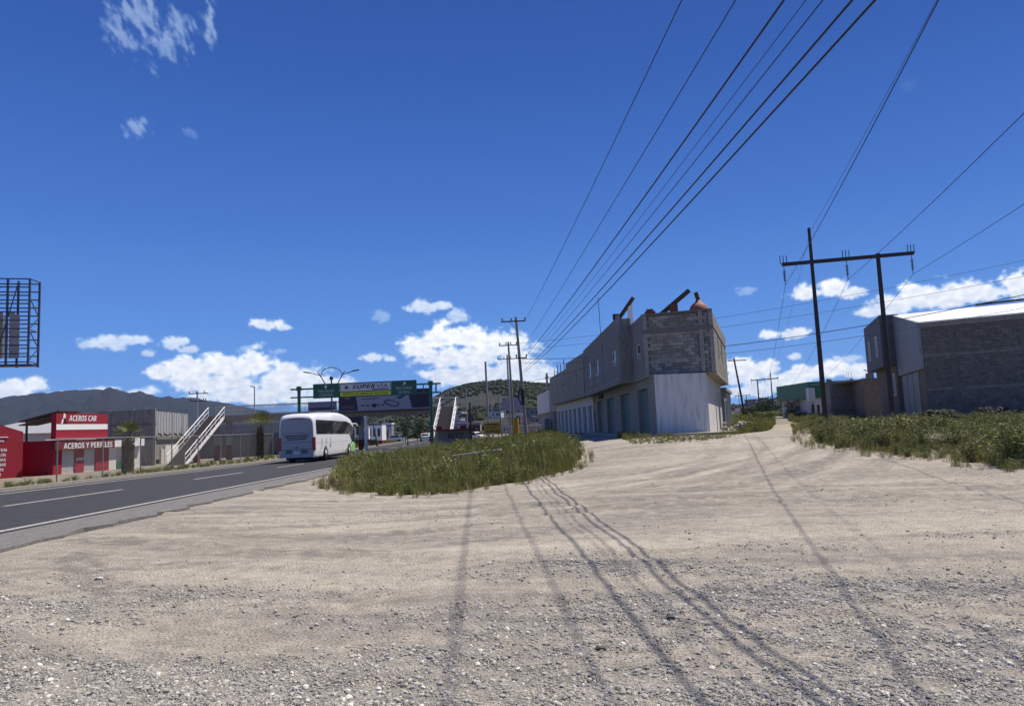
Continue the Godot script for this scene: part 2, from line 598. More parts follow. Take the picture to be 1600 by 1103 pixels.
# ---------------------------------------------------------------- sky
# each cloud: [az, el (degrees), half width, half height, thickness, seed, wisp] lobes joined
const CLOUDS := [[1.0, 0.0, [-25.77, 4.88, 1.18, 0.57], [-23.63, 5.0, 2.12, 1.05], [-21.49, 5.35, 2.19, 1.07], [-19.51, 5.19, 2.24, 1.4], [-17.49, 4.45, 2.29, 1.31], [-15.66, 3.93, 2.07, 1.21], [-13.57, 3.3, 2.38, 1.11], [-21.92, 4.06, 2.89, 0.85], [-18.41, 3.29, 4.78, 0.98], [-11.92, 2.86, 1.6, 0.78], [-14.75, 2.71, 4.18, 0.66]], [1.0, 0.0, [-7.46, 6.41, 1.55, 1.14], [-5.46, 7.1, 2.0, 1.14], [-3.21, 7.12, 2.24, 1.14], [-1.23, 6.45, 2.24, 1.49], [0.47, 5.14, 2.01, 1.6], [-4.01, 5.56, 3.9, 1.14], [-2.07, 3.99, 4.46, 1.03], [-5.05, 4.35, 2.5, 0.57], [1.67, 3.94, 1.95, 0.8]], [0.95, 0.0, [-34.28, 3.76, 1.46, 0.76], [-33.08, 4.04, 0.87, 0.53], [-34.95, 3.35, 1.13, 0.56]], [0.75, 0.0, [-29.08, 6.85, 1.46, 0.6], [-27.52, 7.1, 1.33, 0.41], [-26.59, 6.26, 0.45, 0.36]], [0.8, 0.0, [-24.68, 6.95, 1.02, 0.52], [-23.84, 6.55, 0.75, 0.31]], [0.9, 0.0, [-18.37, 8.34, 1.42, 0.43], [-17.23, 8.16, 0.93, 0.27]], [0.4, 0.0, [-19.95, 6.6, 0.7, 0.22]], [0.4, 0.0, [-17.7, 6.35, 0.61, 0.22]], [0.35, 0.0, [-10.09, 8.93, 0.77, 0.51]], [0.8, 0.0, [-6.87, 9.56, 1.34, 0.57], [-5.37, 9.67, 0.78, 0.4]], [0.65, 0.0, [-4.15, 8.84, 0.95, 0.57]], [0.85, 0.0, [-10.89, 5.76, 0.92, 0.39], [-9.54, 5.68, 0.6, 0.28]], [0.9, 0.0, [-26.69, 3.55, 0.98, 0.46], [-31.27, 3.35, 1.23, 0.39], [-29.61, 3.63, 1.27, 0.35]], [0.95, 0.0, [3.88, 3.24, 2.22, 0.46], [2.39, 3.31, 1.39, 0.46]], [1.0, 0.0, [22.4, 8.8, 1.35, 0.63], [23.91, 8.91, 1.41, 0.73], [25.14, 8.5, 0.92, 0.46]], [0.35, 0.0, [17.99, 9.39, 0.71, 0.38]], [1.0, 0.0, [27.67, 7.22, 1.5, 0.81], [29.47, 7.67, 1.53, 1.09], [31.35, 7.57, 1.64, 0.97], [32.97, 7.44, 1.03, 0.77], [26.45, 7.0, 0.99, 0.41]], [1.0, 0.0, [34.95, 8.0, 0.98, 0.75], [35.23, 7.34, 1.12, 0.65]], [0.95, 0.0, [19.55, 5.99, 0.9, 0.38], [21.09, 5.96, 0.97, 0.48]], [0.9, 0.0, [21.1, 4.28, 0.44, 0.27]], [1.0, 0.0, [17.36, 3.83, 1.73, 0.76], [18.7, 3.64, 1.3, 0.65], [16.84, 2.95, 2.04, 0.66]], [1.0, 0.0, [20.85, 2.8, 1.94, 0.53], [22.17, 3.04, 1.62, 0.74], [23.88, 3.29, 1.3, 0.78], [25.1, 2.98, 0.91, 0.62], [19.71, 2.17, 2.96, 0.64], [17.68, 1.95, 2.02, 0.54]], [0.6, 0.0, [24.76, 3.82, 0.74, 0.31]], [0.42, 1.0, [-27.34, 28.67, 2.57, 1.83], [-25.63, 27.21, 2.39, 2.03], [-28.35, 27.15, 1.6, 1.1], [-24.56, 28.36, 1.95, 1.34]], [0.45, 1.0, [-22.53, 28.73, 0.55, 1.9]], [0.4, 1.0, [-27.38, 21.42, 1.1, 0.95], [-26.85, 22.07, 0.56, 0.47]], [0.18, 1.0, [-23.75, 21.65, 0.78, 0.39]], [0.06, 1.0, [29.98, 21.73, 0.78, 0.64]]]

func sky_texture() -> ImageTexture:
	var w := 4096
	var h := 2048
	var im := Image.create(w, h, false, Image.FORMAT_RGB8)
	var stops := [[0.0, Vector3(0.497, 0.668, 0.888)], [3.0, Vector3(0.430, 0.616, 0.864)], [8.0, Vector3(0.349, 0.540, 0.821)], [16.0, Vector3(0.263, 0.435, 0.735)], [26.0, Vector3(0.196, 0.349, 0.645)], [36.0, Vector3(0.162, 0.301, 0.578)], [60.0, Vector3(0.138, 0.267, 0.525)], [90.0, Vector3(0.124, 0.244, 0.497)]]
	var air := []
	for y in h:
		var el := 90.0 - (y + 0.5) / h * 180.0
		var c: Vector3 = stops[0][1]
		for k in stops.size() - 1:
			if el >= stops[k][0]:
				c = (stops[k][1] as Vector3).lerp(stops[k + 1][1], clampf((el - stops[k][0]) / (stops[k + 1][0] - stops[k][0]), 0.0, 1.0))
		if el < 0.0: c = Vector3(0.42, 0.40, 0.37)
		air.append(c)
		im.fill_rect(Rect2i(0, y, w, 1), Color(c.x, c.y, c.z))
	var f := noise(3, 1.0, 6)
	f.fractal_gain = 0.6
	var f2 := noise(4, 1.0, 5)
	var all := CLOUDS.duplicate()
	# the same kind of scattered fair-weather cloud goes on round the rest of the sky
	var r := RandomNumberGenerator.new()
	r.seed = 71
	for k in 60:
		var az := r.randf_range(44.0, 316.0)
		var el := 3.0 + pow(r.randf(), 2.2) * 34.0
		var s := r.randf_range(2.0, 6.0) * (1.0 if el < 12.0 else 0.6)
		var cl := [1.0 if el < 15.0 else 0.62, 0.0 if el < 15.0 else 1.0]
		for q in r.randi_range(2, 5):
			cl.append([az + r.randf_range(-1, 1) * s, el + r.randf_range(-0.25, 0.3) * s * 0.5, s * r.randf_range(0.4, 0.9), s * r.randf_range(0.18, 0.36)])
		all.append(cl)
	for ci in all.size():
		var cl: Array = all[ci]
		var thick: float = cl[0]
		var wisp: float = cl[1]
		var lo := Vector2(1e9, 1e9)
		var hi := Vector2(-1e9, -1e9)
		for q in range(2, cl.size()):
			var L: Array = cl[q]
			lo = lo.min(Vector2(L[0] - L[2] * 1.5, L[1] - L[3] * 1.6))
			hi = hi.max(Vector2(L[0] + L[2] * 1.5, L[1] + L[3] * 1.6))
		var fq := clampf(3.2 / maxf(hi.x - lo.x, 1.0), 0.42, 1.3)
		var midy := (lo.y + hi.y) * 0.5
		var span := maxf(hi.y - lo.y, 0.1)
		var y0 := int((90.0 - hi.y) / 180.0 * h)
		var y1 := mini(int((90.0 - lo.y) / 180.0 * h), h / 2)
		var x0 := int(floor(lo.x / 360.0 * w))
		var x1 := int(ceil(hi.x / 360.0 * w))
		for y in range(maxi(y0, 0), y1 + 1):
			var el := 90.0 - (y + 0.5) / h * 180.0
			for x in range(x0, x1 + 1):
				var az := (x + 0.5) / w * 360.0
				var dens := -1.0
				for q in range(2, cl.size()):
					var L: Array = cl[q]
					var du: float = (az - L[0]) / L[2]
					var dv: float = (el - L[1]) / L[3]
					if dv < 0.0 and wisp < 0.5: dv *= 1.35
					dens = maxf(dens, 1.0 - sqrt(du * du + dv * dv))
				if dens < -0.5: continue
				var n1: float
				if wisp > 0.5:
					var ra := az * 0.8 + el * 0.6
					var rb := el * 0.8 - az * 0.6
					n1 = f.get_noise_3d(rb * 0.55, ra * 1.5, ci * 7.7) * 1.15 + f2.get_noise_3d(rb * 1.6, ra * 4.2, ci * 3.1) * 0.5 - 0.18
				else:
					n1 = f.get_noise_3d(az * fq, el * fq * 1.5, ci * 5.3) * 0.8 + f2.get_noise_3d(az * fq * 4.0, el * fq * 5.5, ci * 3.1) * 0.34
				var a := dens + n1 + (0.1 if wisp < 0.5 else 0.0)
				var al := S(-0.05, 0.75 if wisp > 0.5 else 0.42, a) * thick
				if al <= 0.003: continue
				var hgt := (el - midy) / span
				var shade := clampf(0.5 + hgt * 1.1 + f2.get_noise_3d(az * 1.1, el * 1.9, 50.0 + ci) * 0.75, 0.0, 1.0)
				var white := Vector3(0.80, 0.84, 0.90).lerp(Vector3(1.0, 1.0, 1.0), shade)
				white = white.lerp(Vector3(0.95, 0.97, 1.0), 1.0 - S(0.0, 0.5, a))
				var xx := posmod(x, w)
				var was := im.get_pixel(xx, y)
				var c := Vector3(was.r, was.g, was.b).lerp(white, al)
				im.set_pixel(xx, y, Color(c.x, c.y, c.z))
	return ImageTexture.create_from_image(im)

# ---------------------------------------------------------------- hills
# profile rows: [az, crest elevation] in degrees as seen from the lot
const RIDGE := [[-75, 2.0], [-60, 2.6], [-45, 3.2], [-34.95, 3.07], [-34.1, 2.93], [-33.41, 3.05], [-32.35, 3.28], [-31.46, 3.44], [-30.54, 3.51], [-29.6, 3.48], [-29.03, 3.45], [-28.53, 3.57], [-28.07, 3.48], [-27.68, 3.27], [-27.28, 3.38], [-26.69, 3.23], [-26.09, 3.09], [-24.87, 3.02], [-23.62, 2.95], [-22.56, 2.74], [-21.49, 2.57], [-19.31, 2.09], [-17.07, 1.59], [-13.84, 0.9], [-2, 0.3]]
const HILL := [[-22, 0.2], [-12.91, 0.67], [-10.99, 1.27], [-9.05, 1.78], [-7.58, 2.02], [-6.1, 2.41], [-5.1, 2.89], [-3.85, 3.22], [-2.6, 3.34], [-1.1, 3.51], [-0.1, 3.39], [1.38, 3.15], [2.87, 3.04], [4.85, 2.85], [7.3, 2.49], [9.71, 2.08], [12.54, 1.35], [22, 0.4]]
const RISE := [[12, 0.2], [15.74, 0.34], [16.68, 0.68], [17.38, 0.93], [17.99, 1.23], [18.53, 1.29], [19.19, 1.17], [19.73, 1.28], [20.4, 1.43], [21.05, 1.35], [21.6, 1.27], [23.29, 1.09], [27.32, 0.69], [31.07, 0.32], [40, 0.6], [50, 0.3]]

func crest(prof: Array, az: float) -> float:
	if az <= prof[0][0]: return prof[0][1]
	for k in prof.size() - 1:
		if az <= prof[k + 1][0]:
			return lerpf(prof[k][1], prof[k + 1][1], (az - prof[k][0]) / (prof[k + 1][0] - prof[k][0]))
	return prof[prof.size() - 1][1]

func build_hill(called: String, prof: Array, near: float, far: float, back: float, m: Material, rug: float, sd: int, da := 0.25, fine := 0.006) -> void:
	var f := noise(sd, 1.0, 5)
	var v := PackedVector3Array()
	var rows := 34
	var az0: float = prof[0][0]
	var az1: float = prof[prof.size() - 1][0]
	var cols := int((az1 - az0) / da) + 1
	for r in rows:
		var t := float(r) / (rows - 1)
		var d := lerpf(near, back, t)
		for q in cols:
			var az := deg_to_rad(az0 + da * q)
			var dirx := tan(az)
			var hc := tan(deg_to_rad(crest(prof, rad_to_deg(az)))) * far * sqrt(1.0 + dirx * dirx) + 1.6
			var up := S(near, far, d) if d < far else 1.0 - 0.7 * S(far, back, d)
			up = pow(up, 0.85)
			var px := dirx * d
			var gully := f.get_noise_2d(px * 6.0 / far, d * 2.2 / far)
			var y := hc * up * (1.0 + rug * gully * (1.0 - absf(2.0 * up - 1.0)) ) - 3.0 * (1.0 - up) + f.get_noise_2d(px * 40.0 / far, d * 25.0 / far) * hc * fine
			v.append(Vector3(px, y, -d))
	var b := B.new()
	for r in rows:
		for q in cols:
			var a := r * cols + q
			var dx := v[r * cols + mini(q + 1, cols - 1)] - v[r * cols + maxi(q - 1, 0)]
			var dz := v[mini(r + 1, rows - 1) * cols + q] - v[maxi(r - 1, 0) * cols + q]
			var nn := dx.cross(dz).normalized()
			b.vert(v[a], nn if nn.y > 0.0 else -nn)
	for r in rows - 1:
		for q in cols - 1:
			var a := r * cols + q
			b.i.append_array([a, a + cols, a + cols + 1, a, a + cols + 1, a + 1])
	structure(called, b, m)

func hill_height(prof: Array, near: float, far: float, x: float, d: float) -> float:
	var hc := tan(deg_to_rad(crest(prof, rad_to_deg(atan2(x, d))))) * far * sqrt(1.0 + x * x / d / d) + 1.6
	var up := pow(S(near, far, d), 0.85)
	return hc * up - 3.0 * (1.0 - up)


# ---------------------------------------------------------------- buildings
func make_materials() -> void:
	rough("block_grey", lin(0.29, 0.272, 0.245), lin(0.46, 0.435, 0.395), 2.4, 0.7, 51, 0.95, 0.5)
	rough("mortar", lin(0.165, 0.153, 0.138), lin(0.26, 0.243, 0.22), 1.2, 0.75, 52)
	rough("render_grey", lin(0.21, 0.195, 0.175), lin(0.38, 0.355, 0.32), 3.1, 0.8, 53)
	rough("render_tan", lin(0.29, 0.26, 0.21), lin(0.39, 0.35, 0.285), 4.0, 0.85, 54)
	rough("white_wall", lin(0.63, 0.6, 0.555), lin(0.77, 0.74, 0.69), 2.8, 0.88, 55, 0.9, 0.15)
	rough("concrete", lin(0.26, 0.25, 0.235), lin(0.42, 0.405, 0.38), 2.0, 0.78, 56)
	rough("brown_wall", lin(0.2, 0.165, 0.13), lin(0.29, 0.245, 0.2), 3.5, 0.8, 57)
	rough("dark_panel", lin(0.1, 0.103, 0.115), lin(0.14, 0.143, 0.155), 5.0, 0.93, 58, 0.7, 0.0)
	rough("grey_panel", lin(0.23, 0.24, 0.255), lin(0.3, 0.31, 0.325), 5.0, 0.93, 59, 0.6, 0.0)
	rough("roof_white", lin(0.8, 0.81, 0.82), lin(0.87, 0.88, 0.89), 6.0, 0.93, 60, 0.45, 0.0)
	rough("teal_door", lin(0.1, 0.17, 0.165), lin(0.16, 0.235, 0.225), 1.3, 0.85, 61, 0.65, 0.1)
	rough("grey_door", lin(0.2, 0.2, 0.21), lin(0.3, 0.3, 0.31), 1.6, 0.85, 62, 0.6, 0.1)
	rough("pale_door", lin(0.5, 0.49, 0.46), lin(0.66, 0.65, 0.62), 1.6, 0.85, 63, 0.6, 0.1)
	rough("red_paint", lin(0.28, 0.005, 0.02), lin(0.35, 0.009, 0.028), 3.0, 0.88, 64, 0.7, 0.15)
	rough("maroon", lin(0.13, 0.012, 0.02), lin(0.2, 0.02, 0.03), 2.2, 0.85, 65, 0.75, 0.15)
	rough("rust", lin(0.09, 0.035, 0.022), lin(0.17, 0.07, 0.04), 0.9, 0.75, 66)
	rough("brick", lin(0.19, 0.075, 0.045), lin(0.3, 0.125, 0.08), 0.5, 0.7, 67)
	rough("clay", lin(0.3, 0.1, 0.055), lin(0.42, 0.17, 0.1), 0.8, 0.8, 68, 0.7)
	rough("timber", lin(0.07, 0.05, 0.036), lin(0.13, 0.1, 0.075), 1.0, 0.7, 69)
	rough("pole_concrete", lin(0.3, 0.285, 0.255), lin(0.43, 0.41, 0.37), 1.2, 0.8, 70)
	rough("pole_dark", lin(0.03, 0.026, 0.027), lin(0.055, 0.048, 0.046), 1.0, 0.8, 71, 0.75)
	rough("green_paint", lin(0.01, 0.13, 0.065), lin(0.02, 0.17, 0.09), 4.0, 0.92, 72, 0.5, 0.0)
	rough("corrugated", lin(0.34, 0.34, 0.34), lin(0.62, 0.62, 0.61), 1.7, 0.7, 73, 0.5)
	rough("purple_grey", lin(0.2, 0.2, 0.27), lin(0.26, 0.26, 0.33), 3.0, 0.9, 74)
	# rain streaks on render and on the white corner wall
	for q in ["render_grey", "dark_panel"]:
		M[q].uv1_scale = Vector3(1.0 / 2.2, 1.0 / 13.0, 1.0 / 2.2)
	rough("white_stained", lin(0.3, 0.285, 0.26), lin(0.74, 0.725, 0.69), 2.0, 0.85, 76, 0.9, 0.15)
	M.white_stained.albedo_texture = ntex(noise(76, 0.014, 6), [[0.12, lin(0.5, 0.475, 0.44)], [0.3, lin(0.65, 0.63, 0.6)], [0.5, lin(0.7, 0.685, 0.655)], [0.9, lin(0.77, 0.755, 0.725)]], 512)
	M.white_stained.uv1_scale = Vector3(1.0 / 2.6, 1.0 / 16.0, 1.0 / 2.6)
	plain("bus_rear_grey", lin(0.33, 0.34, 0.36), 0.4)  # mid grey for the rear end, darker than the white body
	plain("white_paint", lin(0.78, 0.78, 0.77), 0.55)
	plain("bus_white", lin(0.8, 0.81, 0.82), 0.32).clearcoat_enabled = true
	plain("glass_dark", lin(0.012, 0.014, 0.017), 0.06)
	plain("glass_house", lin(0.02, 0.024, 0.03), 0.08)
	plain("black", lin(0.018, 0.018, 0.018), 0.6)
	plain("rubber", lin(0.022, 0.022, 0.022), 0.85)
	plain("steel", lin(0.45, 0.45, 0.45), 0.4, 0.6)
	plain("galvanised", lin(0.36, 0.37, 0.38), 0.55, 0.35)
	plain("fence_grey", lin(0.2, 0.205, 0.2), 0.6, 0.2)
	plain("navy_steel", lin(0.045, 0.05, 0.085), 0.55, 0.2)
	plain("sign_green", lin(0.005, 0.095, 0.055), 0.45)
	plain("post_green", lin(0.02, 0.11, 0.07), 0.5)
	plain("sign_yellow", lin(0.72, 0.72, 0.03), 0.5)
	plain("sign_grey", lin(0.6, 0.61, 0.6), 0.5)
	plain("ochre", lin(0.5, 0.29, 0.02), 0.6)
	plain("ink", lin(0.012, 0.012, 0.016), 0.6)
	plain("ink_blue", lin(0.03, 0.04, 0.09), 0.6)
	plain("faded_text", lin(0.3, 0.16, 0.17), 0.7)
	plain("ad_dark", lin(0.03, 0.022, 0.05), 0.55)
	plain("ad_pale", lin(0.32, 0.33, 0.38), 0.55)
	plain("ad_gold", lin(0.28, 0.14, 0.04), 0.55)
	plain("orange", lin(0.75, 0.28, 0.12), 0.6)
	plain("tail_red", lin(0.3, 0.006, 0.015), 0.2)
	plain("bus_green", lin(0.03, 0.17, 0.04), 0.35)
	plain("bus_lime", lin(0.28, 0.55, 0.2), 0.35)
	plain("bus_grey", lin(0.42, 0.43, 0.44), 0.35)
	plain("wire", lin(0.012, 0.012, 0.016), 0.6)
	plain("insulator", lin(0.05, 0.055, 0.08), 0.3)
	plain("car_white", lin(0.78, 0.78, 0.77), 0.3)
	plain("car_dark", lin(0.03, 0.04, 0.05), 0.3)
	plain("blue_tarp", lin(0.06, 0.08, 0.22), 0.6)
	plain("graffiti", lin(0.015, 0.017, 0.03), 0.8)
	rough("booth_wall", lin(0.17, 0.18, 0.2), lin(0.25, 0.26, 0.28), 1.4, 0.85, 75)

# an upright roller shutter standing in an opening, ribs across it
func shutter(parent: Node3D, p: Vector2, q: Vector2, y0: float, y1: float, m: Material, called := "roller_door") -> MeshInstance3D:
	var b := B.new()
	var u := Vector3(q.x - p.x, 0, q.y - p.y)
	var L := u.length()
	u /= L
	var nz := u.cross(Vector3.UP)
	var bs := Basis(u, Vector3.UP, nz)
	var mid := Vector3((p.x + q.x) * 0.5, 0, (p.y + q.y) * 0.5)
	b.box(mid + Vector3(0, (y0 + y1) * 0.5, 0), Vector3(L, y1 - y0, 0.03), bs)
	var y := y0 + 0.08
	while y < y1 - 0.05:
		b.box(mid + Vector3(0, y, 0) + nz * 0.02, Vector3(L - 0.01, 0.07, 0.025), bs)
		y += 0.115
	b.box(mid + Vector3(0, y0 + 0.05, 0) + nz * 0.03, Vector3(L - 0.01, 0.1, 0.05), bs)
	return putw(called, b, m, parent)

# a framed window in a wall: centre, width, height, the wall's reading direction
func window(parent: Node3D, at: Vector3, along: Vector3, w: float, h: float, fm: Material, cross := 1) -> MeshInstance3D:
	var u := along.normalized()
	var nz := u.cross(Vector3.UP)
	var bs := Basis(u, Vector3.UP, nz)
	var f := B.new()
	var t := 0.07
	f.box(at + u * (w * 0.5 - t * 0.5), Vector3(t, h, 0.08), bs)
	f.box(at - u * (w * 0.5 - t * 0.5), Vector3(t, h, 0.08), bs)
	f.box(at + Vector3(0, h * 0.5 - t * 0.5, 0), Vector3(w - 2 * t, t, 0.08), bs)
	f.box(at - Vector3(0, h * 0.5 - t * 0.5, 0), Vector3(w - 2 * t, t, 0.08), bs)
	if cross > 0: f.box(at - Vector3(0, h * 0.18, 0), Vector3(w - 2 * t, t * 0.8, 0.06), bs)
	if cross > 1: f.box(at - Vector3(0, h * 0.33, 0), Vector3(t * 0.8, h * 0.28, 0.05), bs)
	var root := putw("window", f, fm, parent)
	var g := B.new()
	g.box(at - nz * 0.02, Vector3(w - t, h - t, 0.02), bs)
	put("pane", g, M.glass_house, root)
	return root

func block_wall(parent: Node3D, p: Vector2, q: Vector2, y0: float, y1: float, keep: Callable, single: bool, tint: float, sd: int) -> void:
	var u := Vector3(q.x - p.x, 0, q.y - p.y)
	var L := u.length()
	u /= L
	var nz := u.cross(Vector3.UP)
	var r := RandomNumberGenerator.new()
	r.seed = sd
	var bl := 0.41
	var bh := 0.21
	var shapes := []
	for k in 2:
		var b := B.new()
		b.box(Vector3.ZERO, Vector3((0.395 if k == 0 else 0.19), 0.196, 0.06))
		shapes.append(b.mesh())
	var xf := []
	var cols := []
	var mats := []
	if single:
		for k in 4:
			var m: StandardMaterial3D = M.block_grey.duplicate()
			var t := 0.84 + 0.08 * k
			m.albedo_color = Color(t, t, t * 0.985)
			mats.append(m)
	var row := 0
	var y := y0
	while y + bh <= y1 + 0.02:
		var s := 0.0 if row % 2 == 0 else -bl * 0.5
		while s < L - 0.1:
			var a := maxf(s, 0.0)
			var e := minf(s + bl, L)
			if e - a > 0.12 and keep.call((a + e) * 0.5, y + bh * 0.5):
				var at := Vector3(p.x, 0, p.y) + u * ((a + e) * 0.5) + Vector3(0, y + bh * 0.5, 0) + nz * r.randf_range(-0.016, -0.004)
				var bs := Basis(u * ((e - a - 0.015) / 0.395), Vector3.UP, nz)
				if single:
					var o := MeshInstance3D.new()
					o.name = "concrete_block"
					o.mesh = shapes[0]
					o.material_override = mats[r.randi() % 4]
					parent.add_child(o, true)
					o.transform = Transform3D(bs, at - parent.position)
				else:
					xf.append(Transform3D(bs, at - parent.position))
					var t := tint * r.randf_range(0.82, 1.12)
					cols.append(Color(t, t * 0.98, t * 0.95))
			s += bl
		y += bh
		row += 1
	if not single:
		var m: StandardMaterial3D = M.block_grey.duplicate()
		m.vertex_color_use_as_albedo = true
		stuff("concrete_blocks", shapes[0], m, xf, cols, parent)

func v2(x: float, d: float) -> Vector2:
	return Vector2(x, -d)

func corner_building() -> void:
	var o := thing("corner_building", "unfinished two-storey block building with white corner wall and beams on its roof", "building", Vector3(9.5, 0.75, -50))
	# ground floor
	var b := B.new()
	var doors := [[46.2, 49.6], [53.0, 56.8], [60.2, 64.2], [66.6, 70.4]]
	var P := v2(7.9, 72)
	var Q := v2(8.45, 44)
	var L := P.distance_to(Q)
	var holes := []
	for k in doors:
		holes.append([(72 - k[1]) / 28.0 * L, (72 - k[0]) / 28.0 * L, 0.72, 3.75])
	b.wall(P, Q, 0.0, 4.33, holes, 0.3)
	putw("street_wall", b, M.render_tan, o)
	var u := (Q - P).normalized()
	var nin := Vector2(-u.y, u.x)
	if nin.x < 0: nin = -nin
	for k in 4:
		var a: Vector2 = P + u * holes[k][0] + nin * 0.27
		var e: Vector2 = P + u * holes[k][1] + nin * 0.27
		shutter(o, a, e, 0.74, 3.75, M.teal_door)
	b = B.new()
	b.wall(v2(8.45, 44), v2(11.38, 44), 0.3, 4.42, [])
	b.wall(v2(11.38, 44), v2(11.62, 44.15), 0.3, 4.42, [])
	b.quad(Vector3(8.45, 4.42, -44.6), Vector3(11.6, 4.42, -44.6), Vector3(11.62, 4.42, -44.0), Vector3(8.45, 4.42, -44.0))
	b.quad(Vector3(8.45, 4.42, -44.4), Vector3(8.45, 4.42, -44), Vector3(8.45, 0.3, -44), Vector3(8.45, 0.3, -44.4))
	putw("white_corner_wall", b, M.white_stained, o)
	b = B.new()
	b.wall(v2(11.62, 44.15), v2(16.55, 58.9), 0.4, 4.33, [[7.2, 8.2, 0.8, 3.4], [10.6, 13.2, 0.8, 3.6]], 0.25)
	putw("side_wall", b, M.white_wall, o)
	var side := (v2(16.55, 58.9) - v2(11.62, 44.15)).normalized()
	for k in [[7.2, 8.2, 3.4], [10.6, 13.2, 3.6]]:
		var a: Vector2 = v2(11.62, 44.15) + side * k[0] - Vector2(0.2, 0)
		var e: Vector2 = v2(11.62, 44.15) + side * k[1] - Vector2(0.2, 0)
		shutter(o, a, e, 0.8, k[2], M.grey_door, "side_door")
	b = B.new()
	b.prism(PackedVector2Array([v2(8.4, 44.6), v2(11.2, 44.6), v2(16.2, 59), v2(16.2, 72), v2(8.3, 72)]), 0.1, 0.74)
	putw("floor_slab", b, M.concrete, o)
	# slab that carries the overhanging upper floor
	b = B.new()
	b.prism(PackedVector2Array([v2(6.95, 72), v2(7.28, 50), v2(8.16, 49.98), v2(8.14, 45.26), v2(8.45, 45.1), v2(8.46, 44.66), v2(11.55, 44.4), v2(12.2, 43.97), v2(17.26, 59.02), v2(17.2, 72)]), 4.33, 4.5)
	putw("overhang_slab", b, M.render_tan, o)
	# upper wing along the street, rendered
	b = B.new()
	var WP := v2(7.0, 71.9)
	var WQ := v2(7.3, 50)
	var wl := WP.distance_to(WQ)
	var win := [[66.6, 69.4, 5.3, 7.3], [61.2, 63.8, 5.2, 7.15], [51.4, 53.9, 5.75, 6.8]]
	holes = []
	for w in win:
		holes.append([71.9 - w[1], 71.9 - w[0], w[2], w[3]])
	b.wall(WP, WQ, 4.5, 8.86, holes, 0.18)
	b.wall(v2(7.3, 50), v2(8.2, 50), 4.5, 8.76, [])
	b.quad(Vector3(7.0, 8.86, -71.9), Vector3(7.25, 8.86, -71.9), Vector3(7.55, 8.86, -50), Vector3(7.3, 8.86, -50))
	b.wall(v2(7.55, 50.02), v2(7.25, 71.9), 7.4, 8.86, [])
	putw("upper_wing_wall", b, M.render_grey, o)
	for w in win:
		var dd: float = (w[0] + w[1]) * 0.5
		window(o, Vector3(lerpf(7.3, 7.0, (dd - 50) / 21.9) + 0.12, (w[2] + w[3]) * 0.5, -dd), Vector3(0.014, 0, 1), w[1] - w[0], w[3] - w[2], M.white_paint, 2)
	# pilasters and ring beam of the wing
	b = B.new()
	for dd in [50.16, 58.6]:
		var xx := lerpf(7.3, 7.0, (dd - 50) / 21.9)
		b.span(Vector3(xx - 0.045, 4.52, -dd - 0.16), Vector3(xx + 0.2, 9.0 if dd < 51 else 8.87, -dd + 0.19))
	b.beam(Vector3(6.99, 4.62, -71.8), Vector3(7.28, 4.62, -50.4), 0.1, 0.22)
	putw("concrete_column", b, M.concrete, o)
	# upper front room, bare concrete block
	b = B.new()
	b.wall(v2(8.2, 50.0), v2(8.17, 45.3), 4.5, 8.28, [[1.5, 3.2, 5.75, 6.7]], 0.18)
	putw("left_block_wall", b, M.render_grey, o)
	window(o, Vector3(8.3, 6.22, -47.65), Vector3(0, 0, 1), 1.7, 0.95, M.white_paint, 2)
	var FP := v2(8.17, 45.3)
	var FQ := v2(12.16, 44)
	b = B.new()
	var off := Vector2(0.32, 0.95).normalized() * -0.05
	b.wall(FP + off, FQ + off, 4.5, 8.2, [])
	var front := putw("front_wall", b, M.mortar, o)
	var fl := FP.distance_to(FQ)
	block_wall(o, FP, FQ, 4.52, 8.2, func(s, y):
		if y > 7.02 and y < 7.34: return false
		if s < 0.28 or s > fl - 0.22: return false
		if s > 3.38 and s < 3.62: return false
		if s > 3.2 and s < 3.75 and y > 6.5 and y < 6.75: return false
		return true, true, 1.0, 5)
	var fu := Vector3(FQ.x - FP.x, 0, FQ.y - FP.y).normalized()
	var fb := Basis(fu, Vector3.UP, fu.cross(Vector3.UP))
	for s in [0.13, 3.5, fl - 0.1]:
		b = B.new()
		b.box(Vector3(FP.x, 6.37, FP.y) + fu * s, Vector3(0.25, 3.74, 0.11), fb)
		putw("concrete_column", b, M.concrete, o)
	b = B.new()
	b.box(Vector3(FP.x, 7.18, FP.y) + fu * fl * 0.5, Vector3(fl + 0.06, 0.27, 0.15), fb)
	b.box(Vector3(FP.x, 8.24, FP.y) + fu * fl * 0.5, Vector3(fl + 0.04, 0.09, 0.2), fb)
	putw("ring_beam", b, M.mortar, o)
	b = B.new()
	b.box(Vector3(FP.x, 5.47, FP.y) + fu * fl * 0.55, Vector3(fl * 0.86, 0.05, 0.09), fb)
	putw("chain_beam", b, M.mortar, o)
	b = B.new()
	b.wall(v2(12.11, 44.03), v2(17.17, 59.03), 4.5, 8.2, [[4.0, 4.8, 5.6, 6.9], [8.0, 8.8, 5.6, 6.9]], 0.2)
	b.wall(v2(17.2, 59), v2(16.9, 72), 4.5, 8.2, [])
	putw("side_block_wall", b, M.mortar, o)
	block_wall(o, v2(12.16, 44), v2(17.22, 59), 4.52, 8.2, func(s, y):
		if s > 3.95 and s < 4.85 and y > 5.55 and y < 6.95: return false
		if s > 7.95 and s < 8.85 and y > 5.55 and y < 6.95: return false
		return not (y > 7.02 and y < 7.34), false, 1.0, 6)
	b = B.new()
